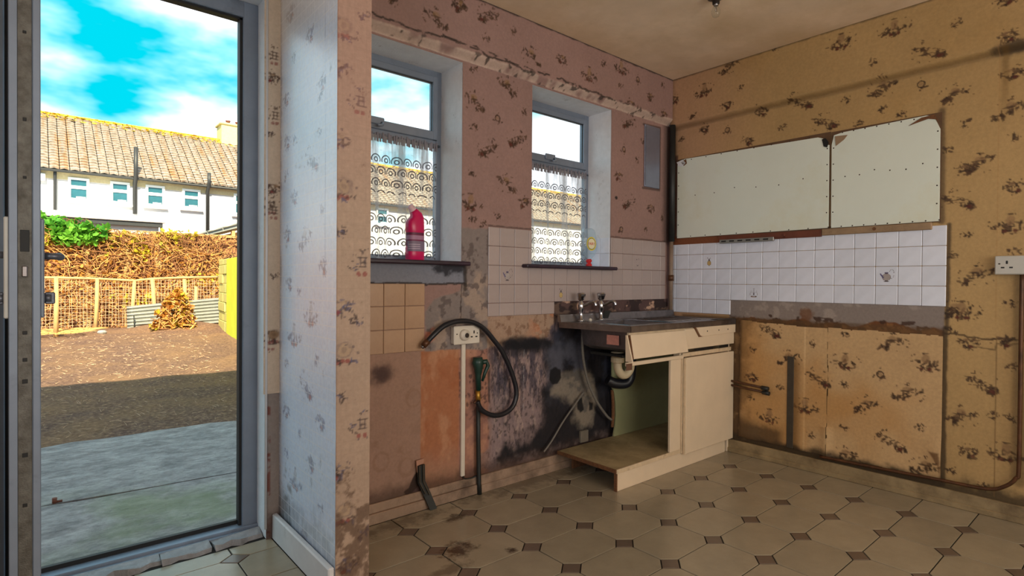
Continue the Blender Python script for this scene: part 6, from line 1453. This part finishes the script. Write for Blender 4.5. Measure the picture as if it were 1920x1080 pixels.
for i in range(2200):
    x = rd.uniform(HX0, HX1); s_ = rd.random()**2*.11; c = base+sl*(L*(1-s_))+nrm*.10
    m_.add([tuple(c+Vector((x, 0, 0))+Vector((rd.uniform(-.12, .12), rd.uniform(-.12, .12), rd.uniform(-.03, .06)))) for _ in range(4)], [(0,1,2),(0,2,3),(0,3,1),(1,3,2)])
o = build('moss', m_, M['ridge'], th_, recalc=False); o['kind'] = 'stuff'
m_ = MB(); m_.tube([(HX0, FYD-.30, EZ-.05), (HX1, FYD-.30, EZ-.05)], .055, 6); build('gutter', m_, M['gutter'], th_)
for (x0, x1, z0, z1) in ((0.95, 1.60, 4.16, 5.03), (2.25, 2.89, 4.17, 5.03), (3.42, 4.09, 4.18, 5.03), (4.72, 5.40, 4.20, 5.02), (6.72, 7.4, 4.1, 5.03), (-1.2, -.4, 4.16, 5.03), (9.0, 9.7, 4.16, 5.03), (11.2, 11.9, 4.16, 5.03), (13.6, 14.3, 4.16, 5.03)):
    fr_ = MB(); zt = z0+(z1-z0)*.58
    for a, b, c, d in ((x0, x0+.09, z0, z1), (x1-.09, x1, z0, z1), (x0+.09, x1-.09, z0, z0+.09), (x0+.09, x1-.09, z1-.09, z1), (x0+.09, x1-.09, zt-.06, zt+.06)): fr_.box(a, b, FYD-.07, FYD+.02, c, d)
    f_ = build('window', fr_, M['upvc'], th_)
    for c, d in ((z0+.09, zt-.06), (zt+.06, z1-.09)): build('pane', MB().box(x0+.09, x1-.09, FYD-.035, FYD-.02, c, d), M['far_pane'], f_)
    build('sill', MB().cbox(x0-.08, x1+.10, FYD-.14, FYD, z0-.10, z0-.02, .01), M['upvc'], f_)
    build('blind', MB().box(x0+.12+(x1-x0)*.2, x1-.12, FYD-.045, FYD-.036, z0+.09, z0+.09+(zt-z0)*.14), M['upvc'], f_)
for x, z0, z1, w in ((0.575, 3.7, EZ-.05, .05), (3.05, 3.8, 6.42, .075), (5.66, 2.6, 5.75, .07), (8.2, 2.5, EZ, .06), (12.6, 2.5, EZ, .06)):
    m_ = MB(); y = FYD-.13; P_ = [(x, y, z0), (x, y, EZ-.25)]+([(x-.0, y-.28, EZ+.0), (x, y-.28, z1)] if z1 > EZ+.1 else [(x, y-.1, z1)])
    m_.tube(P_, w, 8); build('downpipe', m_, M['gutter'], th_)
build('extractor_box', MB().cbox(-.5, .30, FYD-.18, FYD, 4.80, 5.06, .02), M['upvc'], th_)
m_ = MB(); m_.box(7.05, 8.7, 30.55, 31.5, 7.3, 8.98); m_.cbox(6.98, 8.77, 30.48, 31.57, 8.92, 9.02, .02); ch = build('chimney', m_, M['chimney'], th_)
for x in (7.45, 7.9, 8.35):
    m_ = MB(); m_.lathe([(.11, 9.0), (.10, 9.2), (.13, 9.24), (.09, 9.25)], c=(x, 31, 0), n=10); build('chimney_pot', m_, M['timber_red'], ch)
m_ = MB(); m_.tube([(4.3, 29.0, 6.2), (4.3, 28.6, 6.5), (4.62, 28.5, 6.28)], .045, 6); m_.box(4.0, 4.66, 27.6, 27.64, 5.52, 5.60); build('roof_flashing', m_, M['gutter'], th_)
ex = thing('flat_roof_extension', (1.5, 24, 0), 'flat roofed white rear extension in front of the terrace', 'extension')
m_ = MB(); m_.box(-6, 3.45, 24.0, FYD, -.3, 3.20); build('wall', m_, M['white_render'], ex)
m_ = MB(); m_.cbox(-6, 3.64, 23.75, FYD, 3.24, 3.44, .02); build('flat_roof', m_, M['upvc'], ex)
m_ = MB(); m_.cbox(-6, 3.55, 23.82, 23.9, 3.08, 3.24, .01); build('fascia', m_, M['gutter'], ex)
m_ = MB(); m_.tube([(3.52, 23.9, 3.1), (3.52, 23.9, 2.7), (3.52, 23.9, 1.0)], .04, 6); build('downpipe', m_, M['gutter'], ex)
